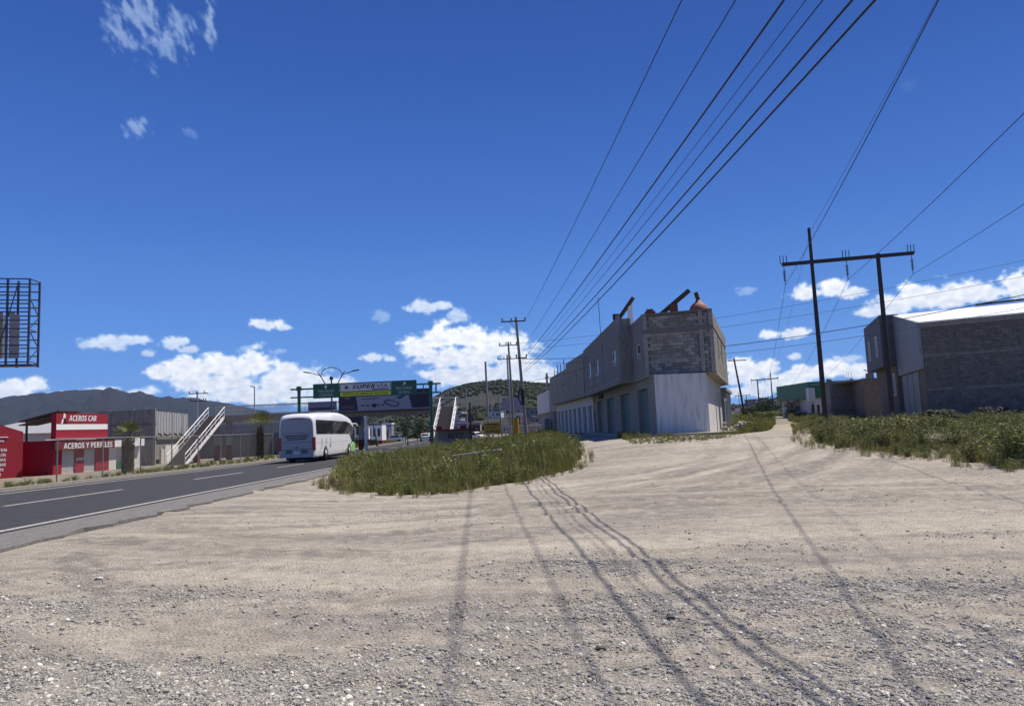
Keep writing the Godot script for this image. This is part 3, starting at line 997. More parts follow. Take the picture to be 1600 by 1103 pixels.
	b.prism(PackedVector2Array([v2(7.2, 71.8), v2(7.5, 50.2), v2(8.4, 49.9), v2(8.4, 45.5), v2(12, 44.3), v2(17, 59), v2(16.9, 71.8)]), 7.25, 7.42)
	putw("roof_slab", b, M.concrete, o)
	# what stands on the roof
	b = B.new()
	b.beam(Vector3(7.6, 8.9, -51.6), Vector3(8.62, 10.3, -50.6), 0.18, 0.22)
	putw("roof_beam", b, M.timber, o)
	b = B.new()
	b.span(Vector3(8.25, 7.4, -51.2), Vector3(8.55, 10.0, -50.9))
	putw("white_post", b, M.white_paint, o)
	b = B.new()
	b.beam(Vector3(9.2, 8.1, -47.0), Vector3(11.45, 9.85, -46.2), 0.2, 0.26)
	putw("roof_beam", b, M.timber, o)
	b = B.new()
	b.span(Vector3(10.22, 7.4, -46.75), Vector3(10.68, 9.02, -46.35))
	putw("brick_post", b, M.brick, o)
	b = B.new()
	b.span(Vector3(8.52, 7.4, -46.3), Vector3(9.12, 8.56, -45.8))
	b.span(Vector3(8.62, 8.56, -46.2), Vector3(9.02, 8.7, -45.9))
	putw("brick_pier", b, M.brick, o)
	b = B.new()
	b.span(Vector3(7.2, 8.86, -51.4), Vector3(7.6, 9.25, -51.0))
	putw("parapet_post", b, M.timber, o)
	b = B.new()
	b.lathe(Vector3(11.75, 7.42, -45.4), [Vector2(0.02, 0.0), Vector2(0.6, 0.0), Vector2(0.6, 0.9), Vector2(0.58, 1.05), Vector2(0.5, 1.25), Vector2(0.36, 1.4), Vector2(0.2, 1.5), Vector2(0.16, 1.62), Vector2(0.02, 1.62)], 20)
	var dome := putw("clay_dome", b, M.clay, o)
	b = B.new()
	b.tube([Vector3(11.78, 8.98, -45.4), Vector3(11.62, 9.55, -45.35)], 0.13, 10)
	put("chimney_pipe", b, M.timber, dome)
	b = B.new()
	b.tube([Vector3(6.95 + 0.3, 7.4, -59), Vector3(7.2, 11.9, -59.2)], 0.025, 5)
	putw("antenna_rod", b, M.pole_dark, o)
	# meter box on the corner
	b = B.new()
	b.span(Vector3(7.86, 3.92, -68.5), Vector3(8.0, 4.3, -66.0))
	putw("shop_sign", b, M.timber, o)

func street_row() -> void:
	# second building down the street
	var o := thing("shop_row", "two-storey tan building with narrow upper windows over a row of dark shutters", "building", Vector3(7.5, 0.4, -84))
	var P := v2(5.75, 100)
	var Q := v2(7.75, 72.3)
	var L := P.distance_to(Q)
	var u := (Q - P).normalized()
	var nin := Vector2(u.y, -u.x)
	var holes := []
	for k in 8:
		holes.append([0.9 + k * 3.4, 3.0 + k * 3.4, 0.3, 3.5])
	var b := B.new()
	b.wall(P, Q, -0.4, 4.5, holes, 0.3)
	putw("shop_wall", b, M.white_wall, o)
	for h in holes:
		shutter(o, P + u * h[0] + nin * 0.25, P + u * h[1] + nin * 0.25, 0.3, 3.5, M.grey_door)
	var ov := nin * -0.8
	holes = []
	for k in 5:
		holes.append([2.2 + k * 5.2, 3.3 + k * 5.2, 5.6, 7.2])
	b = B.new()
	b.wall(P + ov, Q + ov, 4.4, 8.1, holes, 0.2)
	b.wall(Q + ov, Q + nin * 5.0, 4.4, 8.1, [])
	b.prism(PackedVector2Array([P + ov * 0.98, Q + ov * 0.98, Q + nin * 8, P + nin * 8]), 4.42, 4.55)
	b.prism(PackedVector2Array([P + ov * 0.9, Q + ov * 0.9, Q + nin * 8, P + nin * 8]), 7.4, 7.5)
	putw("upper_wall", b, M.render_tan, o)
	for h in holes:
		var m: Vector2 = P + ov + u * (h[0] + h[1]) * 0.5 + nin * 0.12
		window(o, Vector3(m.x, 6.4, m.y), Vector3(u.x, 0, u.y), 1.1, 1.6, M.white_paint, 1)
	b = B.new()
	var r0 := P + ov * 0.5 + u * 13.0
	b.prism(PackedVector2Array([r0, Q + ov * 0.5 - u * 1.5, Q + nin * 4 - u * 1.5, r0 + nin * 4]), 7.5, 8.9)
	putw("roof_room", b, M.concrete, o)
	for k in 4:
		b = B.new()
		var q: Vector2 = P + ov * 0.6 + u * (3.0 + k * 3.1)
		b.tube([Vector3(q.x, 7.4, q.y), Vector3(q.x, 9.2 + 0.3 * (k % 2), q.y)], 0.05, 5)
		putw("rebar", b, M.rust, o)
	# third
	o = thing("low_white_building", "small white two-storey house at the far end of the shuttered street", "building", Vector3(5.5, 0.3, -108))
	b = B.new()
	b.prism(PackedVector2Array([v2(4.2, 118), v2(5.3, 101), v2(12, 101), v2(12, 118)]), -0.4, 3.6)
	putw("wall", b, M.concrete, o)
	b = B.new()
	b.prism(PackedVector2Array([v2(3.7, 118), v2(4.8, 101), v2(12, 101), v2(12, 118)]), 3.6, 6.6)
	putw("upper_wall", b, M.white_wall, o)
	for k in 4:
		b = B.new()
		b.span(Vector3(4.1 + 0.26 * (3 - k), 0.0, -117 + k * 4.0), Vector3(4.6 + 0.26 * (3 - k), 2.7, -114.6 + k * 4.0))
		putw("door", b, M.grey_door, o)
	b = B.new()
	b.span(Vector3(4.6, 6.6, -103.5), Vector3(4.8, 9.0, -103.3))
	b.span(Vector3(4.6, 6.6, -101.5), Vector3(4.8, 9.0, -101.3))
	b.span(Vector3(4.5, 8.3, -103.6), Vector3(4.9, 8.5, -101.2))
	putw("roof_frame", b, M.pole_concrete, o)
	o = thing("brown_house", "brown house behind the grass island left of the shuttered street", "building", Vector3(4, 0.3, -135))
	b = B.new()
	b.span(Vector3(4.6, -0.4, -142), Vector3(9.5, 5.2, -128))
	putw("wall", b, M.brown_wall, o)
	b = B.new()
	b.span(Vector3(4.3, 5.2, -142.3), Vector3(9.8, 5.5, -127.7))
	putw("roof", b, M.concrete, o)
	b = B.new()
	b.span(Vector3(5.4, -0.2, -128.1), Vector3(7.6, 2.6, -127.9))
	putw("door", b, M.timber, o)
	b = B.new()
	b.span(Vector3(5.2, 3.4, -128.1), Vector3(6.8, 4.5, -127.92))
	putw("window", b, M.glass_house, o)
	# annex round the corner, right
	o = thing("grey_annex", "low grey concrete annex with two open doorways beside the block building", "building", Vector3(18, 0.9, -63))
	b = B.new()
	b.wall(v2(17.0, 59.6), v2(20.4, 69.5), 0.5, 3.9, [[0.9, 2.6, 0.9, 3.1], [4.3, 6.8, 0.9, 3.1]], 0.4)
	b.wall(v2(16.4, 59.6), v2(17.0, 59.6), 0.5, 3.9, [])
	b.prism(PackedVector2Array([v2(16.4, 59.55), v2(17.15, 59.4), v2(20.6, 69.5), v2(16.4, 69.5)]), 3.9, 4.15)
	putw("wall", b, M.concrete, o)
	b = B.new()
	b.wall(v2(16.6, 59.6), v2(20.0, 69.5), 0.5, 3.9, [])
	putw("back_wall", b, M.brown_wall, o)
	for k in [3.2, 6.9]:
		b = B.new()
		b.box(Vector3(17.0 + k * 0.325, 2.2, -59.6 - k * 0.946), Vector3(0.3, 3.2, 0.3))
		putw("column", b, M.white_wall, o)

func corner_slab() -> void:
	var b := B.new()
	b.prism(PackedVector2Array([v2(6.7, 71), v2(6.9, 46), v2(7.4, 42.6), v2(9.0, 41.6), v2(10.8, 41.4), v2(12.3, 42.0), v2(13.3, 43.6), v2(13.8, 46.0), v2(11.66, 44.3), v2(11.38, 43.98), v2(8.42, 43.98), v2(7.8, 71)]), 0.2, 0.9)
	structure("pavement_slab", b, M.kerb_concrete)

func warehouse() -> void:
	var o := thing("warehouse", "big grey block warehouse with bright white sloping roof behind the weeds", "building", Vector3(40, 0.8, -60))
	var C0 := v2(29.16, 52)
	var dirw := Vector2(5.27, 3.0).normalized()   # long wall, running right and a little nearer
	var dirs := Vector2(0.321, -0.947)              # street front, running away
	var C1 := C0 + dirw * 17.0
	var C2 := C0 + dirs * 20.4
	var b := B.new()
	var inw := Vector2(-dirw.y, dirw.x) * -0.05
	b.wall(C0, C1, 0.0, 7.5, [])
	var wallb := putw("long_wall", b, M.mortar, o)
	block_wall(o, C0 + Vector2(-0.02, 0.045), C1 + Vector2(-0.02, 0.045), 0.5, 7.4, func(s, y):
		if fposmod(s - 1.6, 4.1) < 0.42: return false
		return not (absf(y - 3.1) < 0.12 or absf(y - 5.45) < 0.12), false, 0.66, 16)
	var k := 0
	var bs := Basis(Vector3(dirw.x, 0, dirw.y), Vector3.UP, Vector3(dirw.x, 0, dirw.y).cross(Vector3.UP))
	for s in [1.8, 5.9, 10.0, 14.1]:
		b = B.new()
		b.box(Vector3(C0.x, 3.75, C0.y) + bs.x * s, Vector3(0.36, 7.5, 0.1), bs)
		putw("concrete_column", b, M.mortar, o)
	for y in [3.1, 5.45]:
		b = B.new()
		b.box(Vector3(C0.x, y, C0.y) + bs.x * 8.5, Vector3(17.0, 0.2, 0.085), bs)
		putw("ring_beam", b, M.render_grey, o)
	b = B.new()
	b.box(Vector3(C0.x, 7.66, C0.y) + bs.x * 8.5 + bs.z * 0.02, Vector3(17.1, 0.36, 0.16), bs)
	putw("eave_beam", b, M.concrete, o)
	# roof, two slopes, ridge along the long wall's direction
	var rd := dirs * 10.2
	b = B.new()
	var e0 := Vector3(C0.x, 7.87, C0.y) - bs.x * 0.15 + Vector3(-0.1, 0, 0.25)
	var e1 := e0 + bs.x * 17.3
	var r0 := Vector3(C0.x + rd.x, 9.75, C0.y + rd.y) - bs.x * 0.15
	var r1 := r0 + bs.x * 17.3
	var f0 := Vector3(C2.x, 7.87, C2.y) - bs.x * 0.15
	var f1 := f0 + bs.x * 17.3
	b.quad(r0, r1, e1, e0)
	b.quad(f0, f1, r1, r0)
	var dn := Vector3(0, -0.1, 0)
	b.quad(e0, e1, e1 + dn, e0 + dn)
	b.quad(r0, e0, e0 + dn, r0 + dn)
	b.quad(f0, r0, r0 + dn, f0 + dn)
	putw("metal_roof", b, M.roof_white, o)
	b = B.new()
	b.beam(r0 + bs.x * 6.0 + Vector3(0, 0.16, 0), r0 + bs.x * 10.6 + Vector3(0, 0.22, 0), 0.5, 0.12)
	putw("ridge_vent", b, M.black, o)
	# street front: upper metal panel, lower gates
	b = B.new()
	var g0 := C0 - Vector2(0.25, 0)
	var up := Vector3(dirs.x, 0, dirs.y)
	var o3 := Vector3(g0.x, 0, g0.y)
	b.plate(o3 + up * 9.9, -up, Vector3.UP, PackedVector2Array([Vector2(0, 4.55), Vector2(9.85, 4.55), Vector2(9.85, 7.85), Vector2(0, 9.68)]), 0.2)
	putw("front_panel", b, M.grey_panel, o)
	b = B.new()
	b.plate(o3 + up * 9.9 + Vector3(0.24, 0, 0), -up, Vector3.UP, PackedVector2Array([Vector2(0, 0.3), Vector2(9.86, 0.3), Vector2(9.86, 7.8), Vector2(0, 9.6)]), 0.1)
	putw("front_wall", b, M.brown_wall, o)
	for q in [[2.2, 4.3], [4.5, 6.6], [6.8, 8.9]]:
		b = B.new()
		var a0: Vector3 = o3 + up * q[0] + Vector3(0.2, 0, 0)
		b.beam(a0 + Vector3(0, 2.5, 0), a0 + up * (q[1] - q[0]) + Vector3(0, 2.5, 0), 0.06, 4.0)
		putw("gate_leaf", b, M.grey_panel, o)
	# office tower on the street, upper box projecting
	var t0 := C0 + dirs * 10.0 + Vector2(-1.35, -0.0)
	var t1 := C0 + dirs * 20.2 + Vector2(-1.35, 0.0)
	b = B.new()
	b.prism(PackedVector2Array([t0, t0 + Vector2(1.45, 0.4), t1 + Vector2(2.4, 0), t1]), 5.45, 9.75)
	var tw := putw("tower_box", b, M.dark_panel, o)
	b = B.new()
	b.prism(PackedVector2Array([t0 + Vector2(0.9, 0.25), t0 + Vector2(1.9, 0.5), t1 + Vector2(2.3, -0.1), t1 + Vector2(0.9, -0.1)]), 0.3, 5.45)
	putw("tower_base", b, M.brown_wall, o)
	var tdir := Vector3(-dirs.x, 0, -dirs.y)
	for q in [[2.6, 7.3], [7.2, 7.3]]:
		var c: Vector3 = Vector3(t0.x, q[1], t0.y) + up * q[0]
		window(o, c + Vector3(-0.04, 0, -0.02), tdir, 0.8, 1.8, M.white_paint, 0)
	for q in [1.2, 3.4]:
		var c: Vector3 = Vector3(t0.x + 0.86, 3.9, t0.y + 0.25) + up * q
		window(o, c, tdir, 0.7, 1.9, M.white_paint, 0)
	b = B.new()
	b.span(Vector3(t1.x + 0.5, 9.75, t1.y + 4), Vector3(t1.x + 1.6, 10.0, t1.y + 4.6))
	putw("roof_kerb", b, M.dark_panel, o)

func right_houses() -> void:
	var o := thing("brown_block_house", "plain brown block house with one small dark window beside the warehouse tower", "building", Vector3(38, 1.0, -78))
	var b := B.new()
	b.wall(v2(35.6, 75), v2(41, 75), 0.4, 5.15, [[1.55, 2.05, 3.5, 4.4]], 0.15)
	b.wall(v2(37.6, 82), v2(35.6, 75), 0.4, 5.15, [])
	b.span(Vector3(35.9, 5.0, -82), Vector3(41, 5.1, -75.3))
	putw("wall", b, M.brown_wall, o)
	window(o, Vector3(37.4, 3.95, -75.04), Vector3(1, 0, 0), 0.62, 1.0, M.white_paint, 0)
	b = B.new()
	b.span(Vector3(36.6, 5.15, -76.4), Vector3(37.2, 5.7, -75.8))
	putw("roof_box", b, M.concrete, o)
	b = B.new()
	b.beam(Vector3(36.3, 6.05, -76), Vector3(37.1, 5.85, -76), 0.3, 0.04)
	b.tube([Vector3(36.9, 5.7, -76), Vector3(36.9, 5.92, -76)], 0.03, 5)
	putw("solar_plate", b, M.black, o)
	o = thing("grey_block_house", "grey banded block house between the green store and the brown house", "building", Vector3(36.5, 1.0, -85))
	b = B.new()
	b.wall(v2(35.2, 82), v2(39.5, 82), 0.4, 5.35, [])
	b.wall(v2(37.6, 89), v2(35.2, 82), 0.4, 5.35, [])
	b.span(Vector3(35.5, 5.2, -88), Vector3(39.5, 5.3, -82.2))
	putw("wall", b, M.block_grey, o)
	for y in [2.0, 3.4, 4.7]:
		b = B.new()
		b.span(Vector3(35.15, y, -82.2), Vector3(39.4, y + 0.16, -81.95))
		putw("ring_beam", b, M.render_grey, o)
	for x in [35.3, 37.7]:
		b = B.new()
		b.span(Vector3(x - 0.15, 0.4, -82.1), Vector3(x + 0.15, 5.5, -81.93))
		putw("concrete_column", b, M.concrete, o)
	for x in [37.4, 37.6, 37.9]:
		b = B.new()
		b.tube([Vector3(x, 5.3, -82.4), Vector3(x, 6.3, -82.4)], 0.02, 4)
		putw("rebar", b, M.rust, o)
	o = thing("green_store", "white store with a broad green band under its roof beyond the leaning pole", "building", Vector3(37, 1.0, -94))
	b = B.new()
	b.span(Vector3(37.0, 0.4, -102), Vector3(41.5, 3.7, -91))
	putw("wall", b, M.white_wall, o)
	b = B.new()
	b.span(Vector3(36.4, 3.7, -102), Vector3(41.5, 5.0, -90.8))
	putw("green_band", b, M.green_paint, o)
	b = B.new()
	b.span(Vector3(36.4, 5.0, -102), Vector3(38.3, 5.75, -90.8))
	putw("green_parapet", b, M.green_paint, o)
	b = B.new()
	b.span(Vector3(38.32, 5.0, -101), Vector3(41.3, 5.65, -91.2))
	putw("white_parapet", b, M.white_wall, o)
	b = B.new()
	b.span(Vector3(36.3, 3.3, -91.6), Vector3(37.05, 5.0, -90.7))
	putw("corner_sign", b, M.sign_grey, o)
	b = B.new()
	b.span(Vector3(36.2, 1.0, -91.4), Vector3(36.4, 3.3, -91.1))
	putw("column", b, M.white_wall, o)
	b = B.new()
	b.span(Vector3(36.98, 1.0, -91.9), Vector3(37.02, 3.0, -91.1))
	b.span(Vector3(37.3, 1.0, -91.05), Vector3(37.6, 2.9, -90.97))
	putw("doorway", b, M.black, o)
	b = B.new()
	b.lathe(Vector3(39.4, 5.65, -92), [Vector2(0.02, 0.0), Vector2(0.25, 0.0), Vector2(0.3, 0.2), Vector2(0.2, 0.4), Vector2(0.02, 0.45)], 10)
	putw("water_tank", b, M.black, o)

func shops() -> void:
	var sd := Vector3(0.17, 0, -1).normalized()     # along the shop fronts, running away
	var rd := -sd                                      # reading direction as seen from the road is away -> near on the right... see below
	# --- red shop with two shutters
	var o := thing("red_steel_shop", "red shop front with two grey roller shutters and white lettering", "shop", Vector3(-41, -0.8, -69))
	var A := Vector3(-40.65, 0, -65.0)
	var at := func(s: float, y: float, out := 0.0) -> Vector3: return A + sd * s + Vector3(0, y, 0) + Vector3(0.985, 0, 0.167) * out
	# left of the picture is near, so a viewer on the road reads from near to far
	var p := Vector2(A.x, A.z)
	var q := p + Vector2(sd.x, sd.z) * 6.9
	var b := B.new()
	var holes := [[1.0, 2.55, -0.8, 1.45], [3.65, 5.15, -0.8, 1.45]]
	b.wall(p, q, -0.9, 2.2, holes, 0.15)
	b.wall(p - Vector2(7, 0), p, -0.9, 2.2, [])
	putw("wall", b, M.red_paint, o)
	for h in holes:
		var u2 := Vector2(sd.x, sd.z)
		var inn := Vector2(-0.13, -0.02)
		shutter(o, p + u2 * h[0] + inn, p + u2 * h[1] + inn, -0.8, 1.45, M.pale_door)
	b = B.new()
	b.beam(at.call(-0.4, 1.74, 0.27), at.call(7.0, 1.74, 0.27), 0.54, 0.8)
	var can := putw("canopy", b, M.maroon, o)
	b = B.new()
	b.beam(at.call(-1.6, 2.27, 0.3), at.call(10.4, 2.27, 0.3), 0.62, 0.06)
	putw("canopy_edge", b, M.sign_grey, o)
	letters("ACEROS Y PERFILES", o, at.call(3.6, 1.68, 0.555), sd, 6.1, 0.5, M.white_paint)
	letters("ACEROS", o, at.call(3.1, 0.45, 0.02), sd, 0.9, 0.24, M.white_paint, true, 0.15)
	# sign board above
	b = B.new()
	b.beam(at.call(0.2, 3.45, -0.2), at.call(6.6, 3.45, -0.2), 0.5, 2.3)
	var bd := putw("sign_board", b, M.red_paint, o)
	b = B.new()
	b.beam(at.call(0.22, 3.38, 0.06), at.call(6.58, 3.38, 0.06), 0.03, 0.5)
	putw("white_band", b, M.white_paint, o)
	letters("ACEROS CAR", o, at.call(3.4, 4.17, 0.07), sd, 3.4, 0.52, M.white_paint, true, 0.12)
	b = B.new()
	b.plate(at.call(0.75, 3.68, 0.08), sd, Vector3.UP, PackedVector2Array([Vector2(0.0, 0.0), Vector2(0.18, 0.0), Vector2(0.3, 0.42), Vector2(0.12, 0.42)]), 0.03)
	b.plate(at.call(0.75, 3.68, 0.08), sd, Vector3.UP, PackedVector2Array([Vector2(0.2, 0.5), Vector2(0.5, 0.5), Vector2(0.5, 0.75), Vector2(0.4, 0.92), Vector2(0.3, 0.92)]), 0.03)
	putw("emblem", b, M.white_paint, o)
	b = B.new()
	b.plate(at.call(0.75, 3.68, 0.075), sd, Vector3.UP, PackedVector2Array([Vector2(0.2, 0.0), Vector2(0.75, 0.0), Vector2(0.45, 0.45), Vector2(0.32, 0.45)]), 0.03)
	putw("emblem", b, M.ink, o)
	b = B.new()
	b.span(Vector3(-48, -0.9, -72.5), Vector3(-41.5, 2.15, -66))
	putw("shop_body", b, M.maroon, o)
	# --- white shop next door
	o = thing("white_shop", "small white shop with a grey shutter painted orange and green next to the palm", "shop", Vector3(-39.5, -0.8, -74))
	var p2 := q + Vector2(sd.x, sd.z) * 0.02
	var q2 := p2 + Vector2(sd.x, sd.z) * 4.6
	b = B.new()
	b.wall(p2, q2, -0.9, 2.2, [[1.0, 3.6, -0.8, 1.4]], 0.15)
	b.wall(q2, q2 + Vector2(-6, 0), -0.9, 2.2, [])
	putw("wall", b, M.white_wall, o)
	var u3 := Vector2(sd.x, sd.z)
	shutter(o, p2 + u3 * 1.0 + Vector2(-0.13, 0), p2 + u3 * 3.6 + Vector2(-0.13, 0), -0.8, 1.4, M.pale_door)
	b = B.new()
	b.beam(at.call(8.0, -0.45, -0.03), at.call(10.5, -0.45, -0.03), 0.1, 0.7)
	putw("green_stripe", b, M.post_green, o)
	b = B.new()
	b.lathe(Vector3.ZERO, [Vector2(0.01, 0.03), Vector2(0.34, 0.03), Vector2(0.36, 0.0)], 14)
	var em := put("orange_emblem", b, M.orange, o)
	em.transform = Transform3D(Basis(Vector3(0, 0, -1), Vector3(1, 0, 0.1).normalized(), Vector3(0, 1, 0)), (at.call(9.2, 0.15, 0.03) as Vector3) - o.position)
	b = B.new()
	b.beam(at.call(7.05, 1.76, 0.26), at.call(11.4, 1.76, 0.26), 0.52, 0.72)
	putw("canopy", b, M.white_paint, o)
	# --- red gabled store at the left edge
	o = thing("red_gable_store", "red gabled metal store with white lettering at the picture's left edge", "shop", Vector3(-44, -0.8, -60))
	var gd := Vector3(0.5, 0, -0.866)                # reading direction along the gable
	var G := Vector3(-42.0, 0, -63.0)
	b = B.new()
	b.plate(G - gd * 8.0, gd, Vector3.UP, PackedVector2Array([Vector2(0, -0.9), Vector2(8, -0.9), Vector2(8, 3.0), Vector2(2.6, 4.9), Vector2(0, 4.0)]), 0.2)
	putw("gable_wall", b, M.red_paint, o)
	var inb := Vector3(-0.866, 0, -0.5)
	b = B.new()
	b.quad(G + Vector3(0.0, 3.02, 0), G + inb * 9 + Vector3(0, 3.02, 0), G - gd * 5.4 + inb * 9 + Vector3(0, 4.95, 0), G - gd * 5.4 + Vector3(0, 4.95, 0))
	b.quad(G + Vector3(0, 3.0, 0), G + inb * 9 + Vector3(0, 3.0, 0), G + inb * 9 + Vector3(0, -0.9, 0), G + Vector3(0, -0.9, 0))
	putw("roof", b, M.red_paint, o)
	b = B.new()
	b.beam(G - gd * 5.3 + Vector3(0.03, 2.62, 0.02), G - gd * 1.2 + Vector3(0.03, 2.62, 0.02), 0.06, 0.07)
	putw("white_strip", b, M.white_paint, o)
	var lines := ["MONTEN", "ANGULOS", "SOLERAS", "LAMINAS", "TUBOS", "PTR"]
	var wid := [1.45, 1.35, 1.35, 1.4, 1.05, 0.72]
	for k in 6:
		letters(lines[k], o, G - gd * 2.0 + Vector3(0.02, 1.55 - k * 0.4, 0.01), gd, wid[k], 0.24, M.white_paint)
	letters("aceroscarsteel.com", o, G - gd * 3.2 + Vector3(0.02, 2.33, 0.01), gd, 3.4, 0.2, M.white_paint)
	letters("71", o, G - gd * 3.9 + Vector3(0.02, 3.42, 0.01), gd, 0.35, 0.24, M.white_paint)
	letters("77", o, G - gd * 3.8 + Vector3(0.02, 3.02, 0.01), gd, 0.38, 0.24, M.white_paint)
	# --- dark red yard wall between them
	o = thing("maroon_yard_wall", "dark red yard wall with faded grey lettering between the two red shops", "wall", Vector3(-42.5, -0.8, -66.2))
	b = B.new()
	b.span(Vector3(-44.6, -0.9, -66.6), Vector3(-40.75, 2.1, -66.3))
	putw("wall", b, M.maroon, o)
	b = B.new()
	b.span(Vector3(-43.4, 1.4, -66.3), Vector3(-42.6, 2.0, -66.1))
	putw("vent_box", b, M.rust, o)
	for k in 6:
		b = B.new()
		b.span(Vector3(-42.6, 0.78 - k * 0.22, -66.29), Vector3(-42.6 + [1.6, 1.5, 1.1, 0.9, 1.6, 1.55][k], 0.88 - k * 0.22, -66.27))
		putw("faded_writing", b, M.faded_text, o)
	# --- tin shed behind
	o = thing("tin_roof_shed", "pale tin roofed shed behind the dark red yard wall", "building", Vector3(-50, -0.8, -80))
	b = B.new()
	b.span(Vector3(-57, -0.9, -86), Vector3(-47.5, 3.2, -78))
	putw("wall", b, M.white_wall, o)
	b = B.new()
	b.quad(Vector3(-58, 4.8, -87), Vector3(-47, 4.2, -87), Vector3(-47, 3.1, -77.5), Vector3(-58, 3.3, -77.5))
	putw("roof", b, M.corrugated, o)
	o = thing("open_lean_to", "dark open lean-to roof left of the high red sign board", "building", Vector3(-47, 2.2, -74))
	b = B.new()
	b.beam(Vector3(-49.6, 4.3, -75.4), Vector3(-44.0, 5.1, -73.0), 2.4, 0.12)
	b.beam(Vector3(-48.6, 3.9, -73.6), Vector3(-44.0, 4.5, -72.0), 2.0, 0.1)
	putw("roof_sheet", b, M.timber, o)
	for x in [-49.0, -45.0]:
		b = B.new()
		b.beam(Vector3(x, -0.8, -74), Vector3(x, 4.4, -74), 0.15, 0.15)
		putw("post", b, M.rust, o)
	# --- grey block building behind the palm
	o = thing("dark_block_building", "dark grey block building rising behind the palm and the white shop", "building", Vector3(-40, -0.8, -84))
	b = B.new()
	b.wall(v2(-46, 81), v2(-39.5, 81), -0.9, 5.3, [])
	b.wall(v2(-39.5, 81), v2(-46.2, 93), -0.9, 5.3, [], 0.1)
	b.prism(PackedVector2Array([v2(-46, 81.1), v2(-39.6, 81.1), v2(-46.2, 92.8)]), 5.2, 5.3)
	putw("wall", b, M.render_grey, o)
	for y in [1.9, 3.6]:
		b = B.new()
		b.span(Vector3(-46, y, -81.1), Vector3(-39.45, y + 0.2, -80.95))
		putw("ring_beam", b, M.mortar, o)
	for x in [-44.6, -42.0, -39.6]:
		b = B.new()
		b.span(Vector3(x - 0.15, -0.8, -81.1), Vector3(x + 0.15, 5.4, -80.93))
		putw("concrete_column", b, M.concrete, o)
	# --- ruin with weathered white sheets, its front turned to the road
	o = thing("weathered_sheet_house", "derelict house with streaked white sheets above a whitewashed wall behind the stairs", "building", Vector3(-43.5, -0.8, -92))
	var hp := Vector3(-42.0, 0, -86.0)
	var hu := Vector3(-2.3, 0, -14.0).normalized()
	var hn := hu.cross(Vector3.UP)
	var hb := Basis(hu, Vector3.UP, hn)
	b = B.new()
	b.prism(PackedVector2Array([Vector2(-42.0, -86), Vector2(-44.3, -100), Vector2(-52, -100), Vector2(-52, -86)]), -0.9, 5.35)
	putw("wall", b, M.render_grey, o)
	for k in 2:
		for c in 11:
			b = B.new()
			b.box(hp + hu * (0.6 + k * 6.4 + c * 0.55) + hn * (0.06 + 0.05 * (c % 2)) + Vector3(0, 3.9 + 0.04 * (c % 3), 0), Vector3(0.56, 2.8 - 0.16 * ((c * 7) % 4), 0.05), hb)
			putw("metal_sheet", b, M.corrugated, o)
	b = B.new()
	b.box(hp + hu * 7.0 + hn * 0.15 + Vector3(0, 2.2, 0), Vector3(14.0, 0.35, 0.3), hb)
	putw("lintel", b, M.mortar, o)
	b = B.new()
	b.box(hp + hu * 3.4 + hn * 0.9 + Vector3(0, 0.2, 0), Vector3(5.5, 2.2, 0.2), hb)
	putw("white_wall", b, M.white_wall, o)
	b = B.new()
	b.box(hp - hu * 0.6 + hn * 1.0 + Vector3(0, 0.0, 0), Vector3(1.2, 1.8, 0.2), hb)
	putw("cream_post", b, M.pale_door, o)
	b = B.new()
	for k in 9:
		b.beam(hp + hu * (6.6 + k * 0.8) + hn * 0.7 + Vector3(0, -0.6, 0), hp + hu * (6.6 + k * 0.8) + hn * 0.7 + Vector3(0, 2.2, 0), 0.07, 0.07)
	b.beam(hp + hu * 6.5 + hn * 0.7 + Vector3(0, 2.2, 0), hp + hu * 13.2 + hn * 0.7 + Vector3(0, 2.2, 0), 0.08, 0.08)
	putw("iron_gate", b, M.rust, o)


